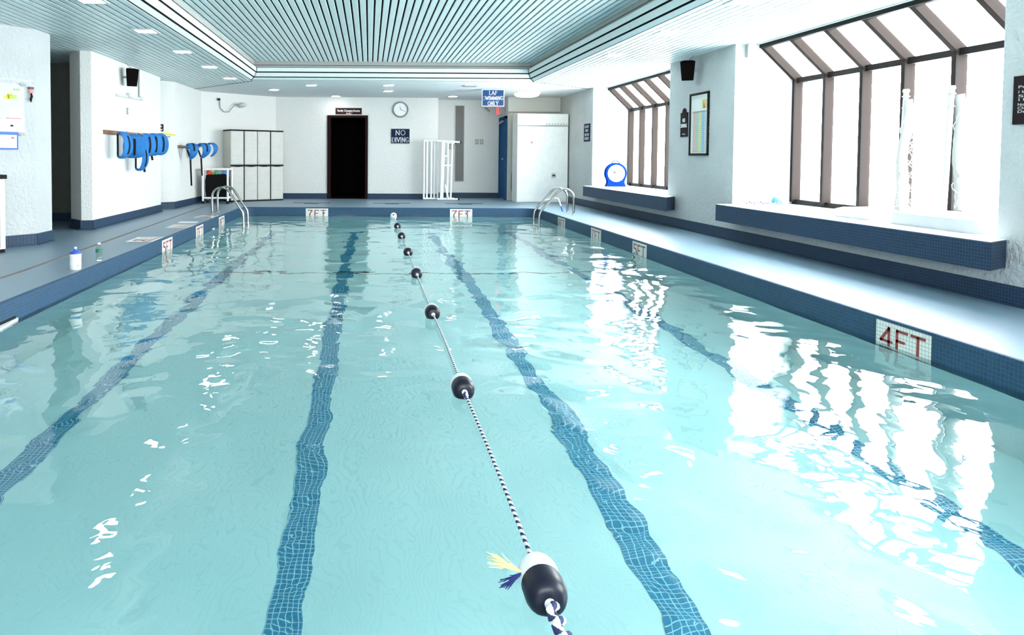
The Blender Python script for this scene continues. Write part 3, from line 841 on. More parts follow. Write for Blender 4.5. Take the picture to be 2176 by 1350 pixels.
for y, lb in ((1.6, 'square ceiling light over the right deck, reflected in the near right water'), (3.2, 'square ceiling light over the right deck, reflected below the depth marker'), (4.85, 'square ceiling light over the right deck just above the picture edge'),
              (6.45, 'square ceiling light above the start of the large window'), (8.1, 'square ceiling light over the right deck beside the lit pillar corner'), (9.85, 'square ceiling light over the right deck before the framed chart pillar')):
    square_light(3.43, y, lb)
def round_light(x, y, label):
    t = thing('round_downlight', label, 'ceiling light', (x, y, ZC), 'round downlights in the plaster ceiling')
    M = Matrix.Translation((x, y, ZC + .003)) @ Matrix.Rotation(pi, 4, 'X')
    MB().lathe([(.13, 0), (.128, .012), (.10, .014)], M, 24).build('trim_ring', LGREY, t)
    MB().lathe([(.10, .008), (.10, .016), (.05, .022)], M, 24).build('diffuser', LAMPM, t)
round_light(-2.08, 15.3, 'round downlight above the resin cabinets')
round_light(-1.19, 14.3, 'round downlight between cabinets and doorway, nearest the cove')
round_light(-.81, 16.85, 'round downlight close to the wall above the doorway sign')
round_light(.375, 14.2, 'round downlight in front of the wall clock, the nearer of two')
round_light(.405, 15.45, 'round downlight in front of the wall clock, the farther of two')
round_light(1.98, 16.7, 'round downlight at the mouth of the far recess')
t = thing('dome_light', 'wide glowing oval dome light above the white closet', 'ceiling light', (3.53, 15.75, ZC))
M = Matrix.Translation((3.53, 15.75, ZC + .003)) @ Matrix.Rotation(pi, 4, 'X')
MB().lathe([(.30, 0), (.30, .015), (.28, .018)], M, 32).build('base_ring', WHITE, t)
MB().lathe([(.28, .012), (.275, .045), (.24, .075), (.15, .095), (.03, .10)], M, 32).build('diffuser', LAMPW, t, smooth=60)
t = thing('ceiling_grille', 'thin rectangular grille in the far plaster ceiling', 'vent', (2.04, 14.25, ZC))
mb = MB(); mb.box(1.91, 2.18, 14.10, 14.40, ZC - .012, ZC + .004); mb.build('frame', LGREY, t)
mb = MB()
for k in range(7): mb.box(1.93, 2.16, 14.13 + k * .037, 14.145 + k * .037, ZC - .016, ZC - .010)
mb.build('louvres', GREYM, t)

# ------------------------------------------------------------------ far end things
# wall clock
t = thing('wall_clock', 'round grey-rimmed wall clock above the no diving sign', 'clock', (.76, 17.25, 2.20))
M = Matrix.Translation((.76, 17.249, 2.203)) @ Matrix.Rotation(pi / 2, 4, 'X')
MB().lathe([(.196, 0), (.196, .03), (.185, .045), (.165, .04), (.162, .012)], M, 40).build('rim', mat('clock_rim_grey', (.22, .25, .25), .4), t, smooth=50)
MB().lathe([(.161, .004), (.161, .016)], M, 40).build('face', SIGNW, t)
for k in range(12):
    a = k * pi / 6; c_, s_ = sin(a), cos(a); mb = MB()
    mb.bar((.76 + .125 * c_, 17.235, 2.203 + .125 * s_), (.76 + .148 * c_, 17.235, 2.203 + .148 * s_), .012 if k % 3 == 0 else .006, .002, upv=(0, 1, 0))
    mb.build('hour_mark', GREYM, t)
mb = MB(); mb.bar((.76, 17.232, 2.203), (.76 + .13 * cos(-.38), 17.232, 2.203 + .13 * sin(-.38)), .008, .002, upv=(0, 1, 0)); mb.build('minute_hand', CHAR, t)
mb = MB(); mb.bar((.77, 17.230, 2.19), (.745, 17.230, 2.265), .010, .002, upv=(0, 1, 0)); mb.build('hour_hand', CHAR, t)

def sign(name, x0, x1, z0, z1, y, face, border, label, lines, bw=.012, th=.14):
    t = thing(name, label, 'sign', ((x0 + x1) / 2, y, z0))
    mb = MB(); mb.box(x0, x1, y - .012, y, z0, z1); mb.build('border', border, t)
    mb = MB(); mb.box(x0 + bw, x1 - bw, y - .015, y - .004, z0 + bw, z1 - bw); mb.build('panel', face, t)
    if lines:
        mb = MB()
        for txt, zc, h, w in lines: letters(mb, txt, ((x0 + x1) / 2, y - .0151, zc), (1, 0, 0), (0, 0, 1), (0, -1, 0), h, width=w, th=th, t=.003)
        mb.build('lettering', SIGNW, t)
    return t
sign('no_diving_sign', .52, .997, 1.361, 1.74, 17.249, SIGNB2, LGREY, 'navy NO DIVING sign on the far wall below the clock', [('NO', 1.575, .118, .235), ('DIVING', 1.40, .118, .41)], th=.12)
t = sign('lap_swimming_sign', 2.392, 2.866, 2.128, 2.488, 14.95, SIGNB, SIGNW, 'blue LAP SWIMMING ONLY sign hanging from the far ceiling', [('LAP', 2.375, .078, .17), ('SWIMMING', 2.262, .082, .42), ('ONLY', 2.15, .082, .22)], th=.12)
t = sign('changing_room_sign', -.838, -.188, 2.075, 2.238, 17.249, SIGNBR, GREYM, 'maroon Family Changing Rooms sign above the dark doorway', None, bw=.006)
font_text('Family Changing Rooms', (-.513, 17.232, 2.165), (1, 0, 0), (0, 0, 1), .072, SIGNW, t, width=.55, bold=.0016)
font_text('(Private)', (-.513, 17.232, 2.100), (1, 0, 0), (0, 0, 1), .04, SIGNW, t, width=.125, bold=.001)

# resin cabinets
ux, uy = (-2.03 + 3.13), (16.60 - 15.86); ul = sqrt(ux * ux + uy * uy); ang = math.atan2(uy, ux)
def cabinet(k, label):
    M = Matrix.Translation((-3.13, 15.86, 0)) @ Matrix.Rotation(ang, 4, 'Z') @ Matrix.Translation((k * .665, 0, 0))
    t = thing('storage_cabinet', label, 'cabinet', (0, 0, 0), 'resin storage cabinets')
    t.matrix_world = M; bpy.context.view_layer.update()
    def bl(nm, m, *a, bev=.004):
        o = MB().box(*a).build(nm, m, bevel=bev); o.parent = t; return o
    w, d, h = .658, .44, 1.645
    bl('body', CREAM, .004, w - .004, .03, d, .03, h - .03)
    bl('base', CHAR, 0, w, .012, d, 0, .032)
    bl('top', CHAR, -.003, w + .003, 0, d, h - .032, h)
    for i in range(2):
        x0, x1 = (.006, w / 2 - .014) if i == 0 else (w / 2 + .014, w - .006)
        for z0, z1 in ((.034, .800), (.848, h - .034)):
            mb = MB(); mb.box(x0, x1, .008, .03, z0, z1)
            n = 4; hh = (z1 - z0 - .04) / n
            for q in range(n): mb.box(x0 + .02, x1 - .02, .004, .010, z0 + .025 + q * hh, z0 + .015 + (q + 1) * hh)
            dd = mb.build('door', CREAM, bevel=.003); dd.parent = t
    o = MB().box(w / 2 - .014, w / 2 + .014, .012, .035, .03, h - .03).build('centre_strip', CHAR); o.parent = t
    mb = MB()
    top = [(.0, .848), (w, .848)]; bot = [(w * i / 16, .808 - .014 * sin(pi * i / 16 * 2) ** 2 + 0.0) for i in range(17)]
    mb.oprism(bot + [(w, .846), (0, .846)], (0, .03, 0), (1, 0, 0), (0, 0, 1), (0, -1, 0), .032)
    o = mb.build('handle_band', CHAR); o.parent = t
cabinet(0, 'cream resin cabinet standing behind the trolley, left of the pair')
cabinet(1, 'cream resin cabinet next to the far wall corner, right of the pair')

# PVC trolley with dark mesh bag
t = thing('ball_trolley', 'white pipe trolley with a black mesh bag of floats beside the cabinet', 'trolley', (-3.35, 15.4, 0))
X0, X1, Y0, Y1 = -3.625, -3.085, 15.28, 15.74
for x in (X0, X1):
    for y in (Y0, Y1):
        MB().tube([(x, y, .06), (x, y, .75)], .022, 10).build('post', PVC, t, smooth=60)
        MB().lathe([(.008, -.03), (.035, -.025), (.035, .0), (.012, .01)], Matrix.Translation((x, y, .032)), 12).build('caster', CHAR, t)
for z in (.125, .75):
    mb = MB()
    for a, b in (((X0, Y0), (X1, Y0)), ((X1, Y0), (X1, Y1)), ((X1, Y1), (X0, Y1)), ((X0, Y1), (X0, Y0))): mb.tube([(*a, z), (*b, z)], .022, 10)
    mb.build('rail', PVC, t, smooth=60)
mb = MB(); rr = []
for z, k in ((.14, .03), (.3, .012), (.5, .01), (.63, .03), (.55, .06)):
    rr.append([(X0 + .03 + k, Y0 + .03 + k, z), (X1 - .03 - k, Y0 + .03 + k, z + (.02 if z > .6 else 0)), (X1 - .03 - k, Y1 - .03 - k, z), (X0 + .03 + k, Y1 - .03 - k, z)])
m_ = loft(rr); m_.f.append((3, 2, 1, 0)); m_.build('mesh_bag', BLACK, t)
for i, (x, c, nm, lb) in enumerate(((-3.51, (.65, .05, .02), 'swim_toy', 'red toy at the left of the trolley bag opening'), (-3.35, (.02, .35, .22), 'swim_toy', 'green toy in the middle of the trolley bag'), (-3.19, (.03, .22, .60), 'swim_toy', 'blue toy at the right of the trolley bag'), (-3.43, (.5, .42, .03), 'swim_toy', 'olive yellow toy between the red and green ones'))):
    m_ = mat('toy_colour', c, .5)
    pf = [(.02, -.05), (.06, -.035), (.075, 0), (.06, .035), (.02, .05)]
    o = MB().lathe(pf, Matrix.Translation((x, 15.40 + .02 * i, .67 - .012 * i)) @ Matrix.Rotation(.5 + i, 4, 'Y'), 16).build(nm, m_, smooth=60); tag(o, lb, 'toy', 'toys heaped in the trolley bag')

# emergency lamp with cable on the diagonal wall
dg = Vector((1.49, 1.40, 0)).normalized()                 # along the diagonal wall
nn = Vector((dg.y, -dg.x, 0))
def W3(s_, z, off=0): return Vector((-3.79, 15.85, 0)) + dg * s_ + nn * off + Vector((0, 0, z))
t = thing('security_lamp', 'small wall lamp on a looping cable above the cabinets', 'wall lamp', W3(1.0, 2.2))
MB().tube([W3(.46, 2.33, .03), W3(.47, 2.15, .03), W3(.56, 2.06, .04), W3(.68, 2.06, .06), W3(.76, 2.16, .08), W3(.84, 2.24, .10), W3(.93, 2.25, .10)], .011, 8).build('cable', GREYM, t, smooth=60)
mb = MB(); a_ = W3(.44, 2.34, .03); mb.box(a_.x - .03, a_.x + .03, a_.y - .04, a_.y + .02, 2.315, 2.36); mb.build('plug', CHAR, t)
c_ = W3(.92, 2.235, .10)
MB().lathe([(.02, 0), (.05, .03), (.055, .09), (.04, .16), (.02, .19)], Matrix.Translation(c_) @ Matrix.Rotation(pi / 2, 4, 'Y') @ Matrix.Rotation(.1, 4, 'X'), 16).build('lamp_head', LGREY, t, smooth=60)
mb = MB(); mb.bar(W3(1.02, 2.19, 0), W3(1.02, 2.19, .12), .09, .02); mb.build('bracket', LGREY, t)

# white PVC racks
def pvc_frame(name, label, X, Y, zt, bars, tubes, caps=()):
    t = thing(name, label, 'rack', (X, Y, 0))
    for i, (a, b) in enumerate(tubes):
        MB().tube([a, b], .024, 10).build('pipe', PVC, t, smooth=60)
    for c in caps:
        MB().tube(c, .026, 10).build('end_cap', CHAR, t, smooth=60)
    return t
Y = 16.95
pvc_frame('pipe_rack', 'white pipe rack leaning flat against the far wall by the recess', 1.5, Y, 1.4, 0,
    [((1.325, Y, .02), (1.325, Y, 1.44)), ((1.50, Y, .03), (1.50, Y, 1.43)), ((1.66, Y, .03), (1.66, Y, 1.43)), ((1.325, Y, .035), (1.66, Y, .03)), ((1.325, Y, 1.435), (1.66, Y, 1.435)), ((1.40, Y + .02, .03), (1.40, Y + .02, 1.43)), ((1.58, Y + .02, .03), (1.58, Y + .02, 1.43))])
Y = 16.80
pvc_frame('pipe_rack', 'white pipe rack with black end caps standing in front of the recess', 1.9, Y, 1.4, 0,
    [((1.76, Y, .03), (1.79, Y, 1.42)), ((1.96, Y, .05), (1.99, Y, 1.42)), ((1.64, Y, .03), (2.13, Y, .03)), ((1.62, Y, 1.43), (2.17, Y, 1.40)), ((1.79, Y, .84), (1.97, Y, .84)), ((1.88, Y + .02, .05), (1.89, Y + .02, 1.38)),
     ((1.79, Y, 1.06), (1.89, Y, 1.06)), ((1.90, Y - .03, .04), (1.82, Y - .03, .38)), ((1.76, Y + .25, .03), (2.08, Y + .25, .03)), ((1.86, Y + .25, 1.38), (2.08, Y + .25, 1.385)), ((1.72, Y, .03), (1.75, Y, 1.42))],
    [[(2.13, Y, .03), (2.165, Y, .03)], [(2.17, Y, 1.40), (2.20, Y, 1.40)], [(2.08, Y + .25, 1.385), (2.115, Y + .25, 1.385)], [(2.08, Y + .25, .03), (2.11, Y + .25, .03)]])
# recess fittings
t = thing('louvred_panel', 'tall narrow grey louvred panel on the recess wall', 'vent', (2.3, 17.87, .42))
mb = MB(); mb.box(2.17, 2.425, 17.855, 17.882, .41, 2.365); mb.build('frame', LGREY, t)
mb = MB()
mb.box(2.19, 2.405, 17.85, 17.86, .43, 2.345)
for k in range(96): mb.box(2.19, 2.405, 17.843, 17.851, .435 + k * .02, .447 + k * .02)
mb.build('louvres', GREYV, t)
for x, lb in ((2.70, 'beige wall switch, left of the pair in the recess'), (2.82, 'beige wall switch, right of the pair in the recess')):
    t = thing('wall_switch', lb, 'switch', (x + .045, 17.87, 1.42))
    mb = MB(); mb.box(x, x + .09, 17.868, 17.882, 1.37, 1.50); mb.build('plate', mat('brass_plate', (.34, .32, .25), .4), t, bevel=.003)
    mb = MB(); mb.box(x + .028, x + .062, 17.862, 17.87, 1.405, 1.465); mb.build('toggle', LGREY, t)
t = thing('junction_box', 'small grey box on the recess wall behind the rack top', 'box', (2.10, 17.86, 1.3))
mb = MB(); mb.box(2.02, 2.15, 17.84, 17.882, 1.24, 1.39); mb.build('housing', GREYM, t, bevel=.004)
mb = MB(); mb.box(2.06, 2.11, 17.83, 17.842, 1.28, 1.34); mb.build('cover', LGREY, t)
# exit sign
t = thing('exit_sign', 'small glowing red exit sign beside the blue door', 'exit sign', (3.2, 17.3, 2.1))
mb = MB(); mb.box(3.18, 3.30, 17.28, 17.36, 2.08, 2.31); mb.build('housing', GREYM, t, bevel=.01)
mb = MB(); mb.box(3.145, 3.18, 17.27, 17.37, 2.10, 2.28); mb.build('red_face', EXITM, t)
t = thing('pipe_outlet', 'small pipe elbow under the hanging sign on the recess wall', 'pipe', (3.0, 17.8, 2.2))
MB().tube([(2.95, 17.87, 2.30), (2.95, 17.80, 2.30), (3.0, 17.78, 2.26), (3.05, 17.78, 2.20)], .018, 8).build('elbow', GREYM, t, smooth=60)
# partition, hooks, towel
t = thing('beige_partition', 'narrow beige partition board between blue door and closet', 'partition', (3.45, 16.95, 0))
mb = MB(); mb.box(3.345, 4.6, 16.94, 16.99, .0, 2.13); mb.build('board', BEIGE, t)
mb = MB(); mb.box(3.345, 4.6, 16.935, 16.945, 2.12, 2.15); mb.build('top_rail', GREYM, t)
mb = MB(); mb.box(3.50, 3.62, 16.93, 16.94, 2.08, 2.10); mb.build('bright_strip', SIGNW, t)
t = thing('coat_hooks', 'row of dark coat hooks on the beige partition', 'hooks', (3.53, 16.93, 1.7))
mb = MB(); mb.box(3.47, 3.62, 16.92, 16.94, 1.69, 1.715); mb.build('strip', GREYM, t)
for k in range(3):
    MB().tube([(3.49 + k * .05, 16.93, 1.71), (3.49 + k * .05, 16.88, 1.70), (3.49 + k * .05, 16.88, 1.74)], .008, 6).build('hook', CHAR, t)
t = thing('hanging_towel', 'dark blue patterned towel hanging behind the white closet edge', 'towel', (3.5, 16.85, .2))
rr = []
for i in range(12):
    z = 1.32 - i * .105; w = .03 + .09 * min(1, i / 7) - (.02 if i > 10 else 0)
    rr.append([(3.545 + w * cos(2 * pi * k / 14) + .006 * sin(k * 2.2), 16.86 + .03 * sin(2 * pi * k / 14) + .006 * sin(k * 3 + i), z) for k in range(14)])
m_ = loft(rr); m_.f.append(tuple(range(14))); m_.f.append(tuple(range(11 * 14, 12 * 14))); m_.build('cloth', TOWEL, t, smooth=70)
# white closet
t = thing('white_closet', 'tall white closet in the far right corner', 'closet', (3.98, 16.2, 0))
CLS = mat('closet_white', (.86, .86, .83), .35)
mb = MB(); mb.box(3.42, 4.60, 16.20, 16.74, 0, 2.055); mb.build('body', CLS, t, bevel=.004)
mb = MB(); mb.box(3.425, 4.595, 16.175, 16.20, 1.785, 2.05); mb.build('header_panel', CLS, t, bevel=.003)
mb = MB(); mb.box(3.425, 4.595, 16.180, 16.20, .01, 1.765); mb.build('door', CLS, t, bevel=.003)
mb = MB(); mb.box(3.43, 4.595, 16.172, 16.2, 1.766, 1.784); mb.build('reveal_strip', GREYM, t)
mb = MB()
for k in range(8): mb.bar((4.08 + k * .065, 16.165, 1.79), (4.11 + k * .065, 16.165, 1.835), .012, .01)
mb.build('hook_row', GREYM, t)
mb = MB(); mb.oprism([(0, 0), (.07, 0), (.035, .06)], (3.72, 16.178, 1.37), (1, 0, 0), (0, 0, 1), (0, -1, 0), .003); mb.build('red_sticker', mat('faded_red', (.55, .25, .25), .6), t)
t2 = thing('closet_outlet', 'small square outlet on the white closet door', 'outlet', (4.25, 16.17, .6))
mb = MB(); mb.box(4.22, 4.315, 16.168, 16.18, .57, .69); mb.build('plate', LGREY, t2, bevel=.003)
mb = MB(); mb.tube([(4.235, 16.155, .615), (4.26, 16.15, .64), (4.285, 16.15, .635), (4.30, 16.155, .61)], .014, 8); mb.build('plug', CHAR, t2)

# ------------------------------------------------------------------ left wall things
def speaker(name, label, c, yaw, s_=1, inward=1):
    t = thing(name, label, 'speaker', c)
    Mx = Matrix.Translation(c) @ Matrix.Rotation(yaw, 4, 'Z') @ Matrix.Rotation(math.radians(12), 4, 'X')
    w, d, h = .20 * s_, .15 * s_, .27 * s_
    V = []
    for z, k in ((h / 2, 1.0), (-h / 2, .78)):
        for x, y in ((-1, -1), (1, -1), (.62, 1), (-.62, 1)): V.append(Mx @ Vector((x * w / 2 * k, y * d / 2, z)))
    mb = MB().add(V, [(0, 1, 2, 3), (7, 6, 5, 4), (4, 5, 1, 0), (5, 6, 2, 1), (6, 7, 3, 2), (7, 4, 0, 3)])
    mb.build('cabinet', SPK, t, bevel=.008)
    g = MB(); V = [Mx @ Vector(p) for p in ((-w * .42, -d / 2 - .004, h * .43), (w * .42, -d / 2 - .004, h * .43), (w * .34, -d / 2 - .004, -h * .43), (-w * .34, -d / 2 - .004, -h * .43))]
    V2 = [v + (Mx.to_3x3() @ Vector((0, .006, 0))) for v in V]
    g.add(V + V2, [(0, 1, 2, 3), (7, 6, 5, 4), (0, 4, 5, 1), (1, 5, 6, 2), (2, 6, 7, 3), (3, 7, 4, 0)]); g.build('grille', SPK, t)
    mb = MB(); q = Mx @ Vector((0, d / 2, h * .3)); 
    mb.tube([Mx @ Vector((0, 0, h / 2)), Vector((c[0] - inward * .06, c[1] + .02, ZC - .03)), Vector((c[0] - inward * .10, c[1] + .02, ZC))], .006, 6)
    mb.build('cable', GREYM, t)
    mb = MB(); mb.bar(Mx @ Vector((0, d / 2 - .02, 0)), Vector((c[0] - inward * .17, c[1] + .03, c[2])), .03, .03); mb.build('bracket', GREYM, t)
    return t
speaker('wall_speaker', 'black wedge speaker high on the left wall above the float belts', (-3.73, 11.05, 2.27), math.radians(28), inward=1)
speaker('wall_speaker', 'black wedge speaker high on the right pillar above the framed chart', (4.47, 9.85, 2.28), math.radians(-26), inward=-1)
t = thing('conduit', 'pale pipe drop and horizontal cable tray below the left speaker', 'pipe', (-3.87, 11.5, 1.95))
MB().tube([(-3.865, 11.82, 1.99), (-3.865, 11.82, ZC)], .014, 8).build('vertical_pipe', GREYM, t)
mb = MB(); mb.bar((-3.86, 10.77, 1.97), (-3.86, 11.95, 2.0), .03, .04); mb.build('cable_tray', LGREY, t)
for y in (11.28, 11.88):
    mb = MB(); mb.box(-3.88, -3.82, y - .06, y + .06, 1.975, 2.045); mb.build('junction', LGREY, t, bevel=.01)
t = thing('light_switch', 'slim grey switch plate below the cable tray on the left wall', 'switch', (-3.87, 11.28, 1.72))
mb = MB(); mb.box(-3.882, -3.868, 11.25, 11.31, 1.70, 1.81); mb.build('plate', GREYM, t)
mb = MB(); mb.box(-3.87, -3.862, 11.27, 11.29, 1.73, 1.78); mb.build('toggle', LGREY, t)

# wooden rail with hooks for the float belts
t = thing('belt_rail', 'brown wooden rail with metal pegs on the left wall', 'rail', (-3.86, 11.4, 1.38))
mb = MB(); mb.box(-3.88, -3.855, 10.25, 12.85, 1.355, 1.42); mb.build('board', WOOD, t, bevel=.004)
for y in (10.50, 11.02, 11.30, 11.62, 12.02, 12.40, 12.78):
    MB().tube([(-3.87, y, 1.39), (-3.64, y, 1.385), (-3.62, y, 1.41)], .008, 6).build('peg', GREYM, t)

def belt(label, loc, al, w=.30, h=.42, width=.21, span=118, tilt=0, strap=True, tail=0.0, grp='blue foam swim belts hung on the left wall', tx=0, mfoam=FOAM, ths=.024):
    """foam slab bent to a C; local +x is the bulging outer face"""
    t = thing('swim_belt', label, 'swim belt', loc, grp)
    Mx = Matrix.Translation(loc) @ Matrix.Rotation(al, 4, 'Z') @ Matrix.Rotation(tilt, 4, 'Y') @ Matrix.Rotation(tx, 4, 'X')
    a, b = w / 2, h / 2; n = 22
    outer, inner = [], []
    V = []; nw = 6
    for i in range(n + 1):
        ph = math.radians(-span + 2 * span * i / n); k = cos(ph / math.radians(span) * pi / 2)
        wd = .055 + (width - .055) * max(0, k) ** .8
        for off in (ths, 0):
            for j in range(nw + 1):
                f = -1 + 2 * j / nw; tk = off * (1 - .55 * f ** 4)
                V.append(Mx @ Vector(((a + tk) * cos(ph), f * wd / 2, (b + tk) * sin(ph))))
    m_ = nw + 1; R2 = 2 * m_
    F_ = []
    for i in range(n):
        o1, o2 = i * R2, (i + 1) * R2
        for j in range(nw):
            F_.append((o1 + j, o1 + j + 1, o2 + j + 1, o2 + j)); F_.append((o1 + m_ + j, o2 + m_ + j, o2 + m_ + j + 1, o1 + m_ + j + 1))
        F_.append((o1, o2, o2 + m_, o1 + m_)); F_.append((o1 + nw, o1 + m_ + nw, o2 + m_ + nw, o2 + nw))
    F_.append(tuple(list(range(nw, -1, -1)) + list(range(m_, R2)))); o2 = n * R2
    F_.append(tuple(list(range(o2, o2 + m_)) + list(range(o2 + R2 - 1, o2 + m_ - 1, -1))))
    MB().add(V, F_).build('foam_slab', mfoam, t, smooth=40)
    if strap:
        mb = MB(); P1 = []; 
        for i in range(9):
            ph = math.radians(-42 + 84 * i / 8)
            for f in (-1, 1): P1.append(Mx @ Vector(((a + ths + .0035) * cos(ph), f * .018, (b + ths + .0035) * sin(ph))))
        mb.add(P1, [(2 * i, 2 * i + 1, 2 * i + 3, 2 * i + 2) for i in range(8)]); mb.build('slot_strap', STRAP, t)
        sa = math.radians(span); x0 = a * cos(sa); z0 = b * sin(sa)
        mb = MB(); mb.bar(Mx @ Vector((x0 - .01, 0, -z0)), Mx @ Vector((x0 - .01, 0, z0)), .04, .006, upv=Mx.to_3x3() @ Vector((1, 0, 0))); mb.build('waist_strap', STRAP, t)
        if tail:
            p = Mx @ Vector((x0 - .01, 0, -z0)); mb = MB(); mb.bar(p, p + Vector((.02, 0, -tail)), .035, .006, upv=(0, 1, 0)); mb.build('strap_tail', STRAP, t)
    return t
R_ = math.radians
belt('blue foam swim belt seen edge-on, first on the wooden rail', (-3.70, 10.50, 1.20), R_(-18), w=.24, h=.36, width=.20)
belt('blue foam swim belt turned face-on, second on the wooden rail', (-3.70, 11.02, 1.19), R_(-62), w=.22, h=.33, width=.34, tilt=R_(8))
t = belt('blue foam swim belt hanging lower than the rest as an open ring', (-3.70, 11.30, 1.02), R_(-20), w=.24, h=.40, width=.16)
mb = MB(); mb.bar((-3.70, 11.30, 1.20), (-3.70, 11.30, 1.40), .03, .006); mb.build('hanging_strap', STRAP, t)
belt('blue foam swim belt with a dangling strap, middle of the tight cluster', (-3.70, 11.62, 1.22), R_(-38), w=.22, h=.34, width=.24, tail=.30)
belt('blue foam swim belt in the tight cluster, next to last on the rail', (-3.70, 12.02, 1.235), R_(-46), w=.22, h=.34, width=.24, tail=.12)
belt('blue foam swim belt at the far end of the wooden rail', (-3.70, 12.40, 1.245), R_(-42), w=.22, h=.34, width=.22)
t = thing('yellow_float_ring', 'yellow foam piece lying over the last peg of the rail', 'float', (-3.66, 12.78, 1.42))
P = [(-3.84 + .062 * i, 12.72 + .02 * i, 1.425 + .02 * sin(i / 5 * pi)) for i in range(6)]
MB().tube(P, [.012, .02, .024, .024, .02, .012], 10).build('foam', YFOAM, t, smooth=60)
MB().tube([(-3.66, 12.78, 1.41), (-3.66, 12.78, 1.38), (-3.62, 12.78, 1.375)], .006, 6).build('peg_hook', GREYM, t)

# second small rail behind the corner
t = thing('belt_rail', 'short rail for draped swim belts beside the trolley', 'rail', (-3.79, 14.5, 1.25))
mb = MB(); mb.box(-3.83, -3.79, 14.05, 15.3, 1.20, 1.25); mb.build('board', WOOD, t)
for y in (14.15, 14.6, 15.1): MB().tube([(-3.80, y, 1.225), (-3.52, y, 1.24)], .008, 6).build('peg', GREYM, t)
belt('blue swim belt draped over the short rail, nearest the corner', (-3.63, 14.25, 1.13), R_(-50), w=.34, h=.26, width=.20, tilt=R_(-38), tail=.55, grp='blue foam swim belts draped by the trolley')
belt('blue swim belt draped over the short rail, in the middle', (-3.52, 14.75, 1.15), R_(-38), w=.34, h=.26, width=.22, tilt=R_(-30), tail=.38, grp='blue foam swim belts draped by the trolley')
belt('blue swim belt sticking out past the short rail towards the cabinets', (-3.44, 15.15, 1.17), R_(-15), w=.30, h=.24, width=.20, tilt=R_(-45), strap=False, grp='blue foam swim belts draped by the trolley')
t = thing('mens_room_sign', 'small maroon locker room sign half hidden behind the wall corner', 'sign', (-4.07, 13.62, 1.58))
dv = Vector((.29, .24, 0)).normalized(); nv = Vector((dv.y, -dv.x, 0)); oo = Vector((-4.14, 13.592, 1.585)) + nv * .002
mb = MB(); mb.oprism([(-.15, -.07), (.165, -.07), (.165, .07), (-.15, .07)], oo, dv, (0, 0, 1), nv, .01); mb.build('panel', SIGNBR, t)
font_text("Men's", oo + nv * .012 + Vector((0, 0, .03)) + dv * .06, dv, (0, 0, 1), .06, SIGNW, t, bold=.001)
font_text("Locker", oo + nv * .012 + Vector((0, 0, -.035)) + dv * .06, dv, (0, 0, 1), .06, SIGNW, t, bold=.001)

# notices and counter at the left edge
du = Vector((.6247, .7809, 0)); dn = Vector((.7809, -.6247, 0)); dn.normalize()
def D3(s_, z, off=0): return Vector((-4.1, 7.85, 0)) + du * s_ + dn * off + Vector((0, 0, z))
t = thing('wall_chart', 'large white notice sheet with yellow marks at the left picture edge', 'notice', D3(-.3, 1.5))
mb = MB(); mb.oprism([(-.9, 1.30), (.255, 1.30), (.255, 1.85), (-.9, 1.85)], Vector((-4.1, 7.85, 0)) + dn * .003, du, (0, 0, 1), dn, .004); mb.build('sheet', PAPER, t)
for s_, z, c, w_, h_ in ((.07, 1.695, (.75, .70, .05), .07, .045), (.12, 1.70, (.45, .70, .15), .10, .05), (.09, 1.72, (.75, .65, .1), .05, .04), (.17, 1.785, (.4, .45, .2), .07, .02), (.16, 1.505, (.7, .72, .8), .16, .13)):
    mb = MB(); mb.oprism([(s_ - w_ / 2, z - h_ / 2), (s_ + w_ / 2, z - h_ / 2), (s_ + w_ / 2, z + h_ / 2), (s_ - w_ / 2, z + h_ / 2)], Vector((-4.1, 7.85, 0)) + dn * .007, du, (0, 0, 1), dn, .002)
    mb.build('sticky_note', mat('note_colour', c, .8), t)
mb = MB(); mb.oprism([(.05, 1.455), (.22, 1.455), (.22, 1.462), (.05, 1.462)], Vector((-4.1, 7.85, 0)) + dn * .008, du, (0, 0, 1), dn, .002); mb.build('red_rule', mat('red_rule', (.5, .06, .06), .6), t)
t = thing('notice_sheet', 'white printed sheet with a small clip below the large notice', 'notice', D3(.1, 1.3))
mb = MB(); mb.oprism([(-.3, 1.31), (.215, 1.31), (.215, 1.44), (-.3, 1.44)], Vector((-4.1, 7.85, 0)) + dn * .009, du, (0, 0, 1), dn, .003); mb.build('sheet', SIGNW, t)
mb = MB(); mb.oprism([(.095, 1.365), (.125, 1.365), (.125, 1.385), (.095, 1.385)], Vector((-4.1, 7.85, 0)) + dn * .012, du, (0, 0, 1), dn, .006); mb.build('clip', CHAR, t)
t = thing('blue_poster', 'blue bordered poster under the notices at the left edge', 'poster', D3(0, 1.2))
mb = MB(); mb.oprism([(-.4, 1.105), (.178, 1.105), (.178, 1.305), (-.4, 1.305)], Vector((-4.1, 7.85, 0)) + dn * .013, du, (0, 0, 1), dn, .003); mb.build('border', mat('poster_blue', (.03, .12, .42), .5), t)
mb = MB(); mb.oprism([(-.38, 1.125), (.16, 1.125), (.16, 1.27), (-.38, 1.27)], Vector((-4.1, 7.85, 0)) + dn * .016, du, (0, 0, 1), dn, .002); mb.build('sheet', SIGNW, t)
mb = MB(); mb.oprism([(.10, 1.225), (.135, 1.225), (.135, 1.25), (.10, 1.25)], Vector((-4.1, 7.85, 0)) + dn * .018, du, (0, 0, 1), dn, .001); mb.build('red_print', RED, t)
t = thing('key_hook', 'pink tag and black keys hanging on a wall hook beside the notices', 'keys', D3(.32, 1.75))
mb = MB(); mb.oprism([(.30, 1.80), (.355, 1.80), (.355, 1.825), (.30, 1.825)], Vector((-4.1, 7.85, 0)) + dn * .002, du, (0, 0, 1), dn, .03); mb.build('hook', mat('hook_brown', (.10, .05, .04), .5), t)
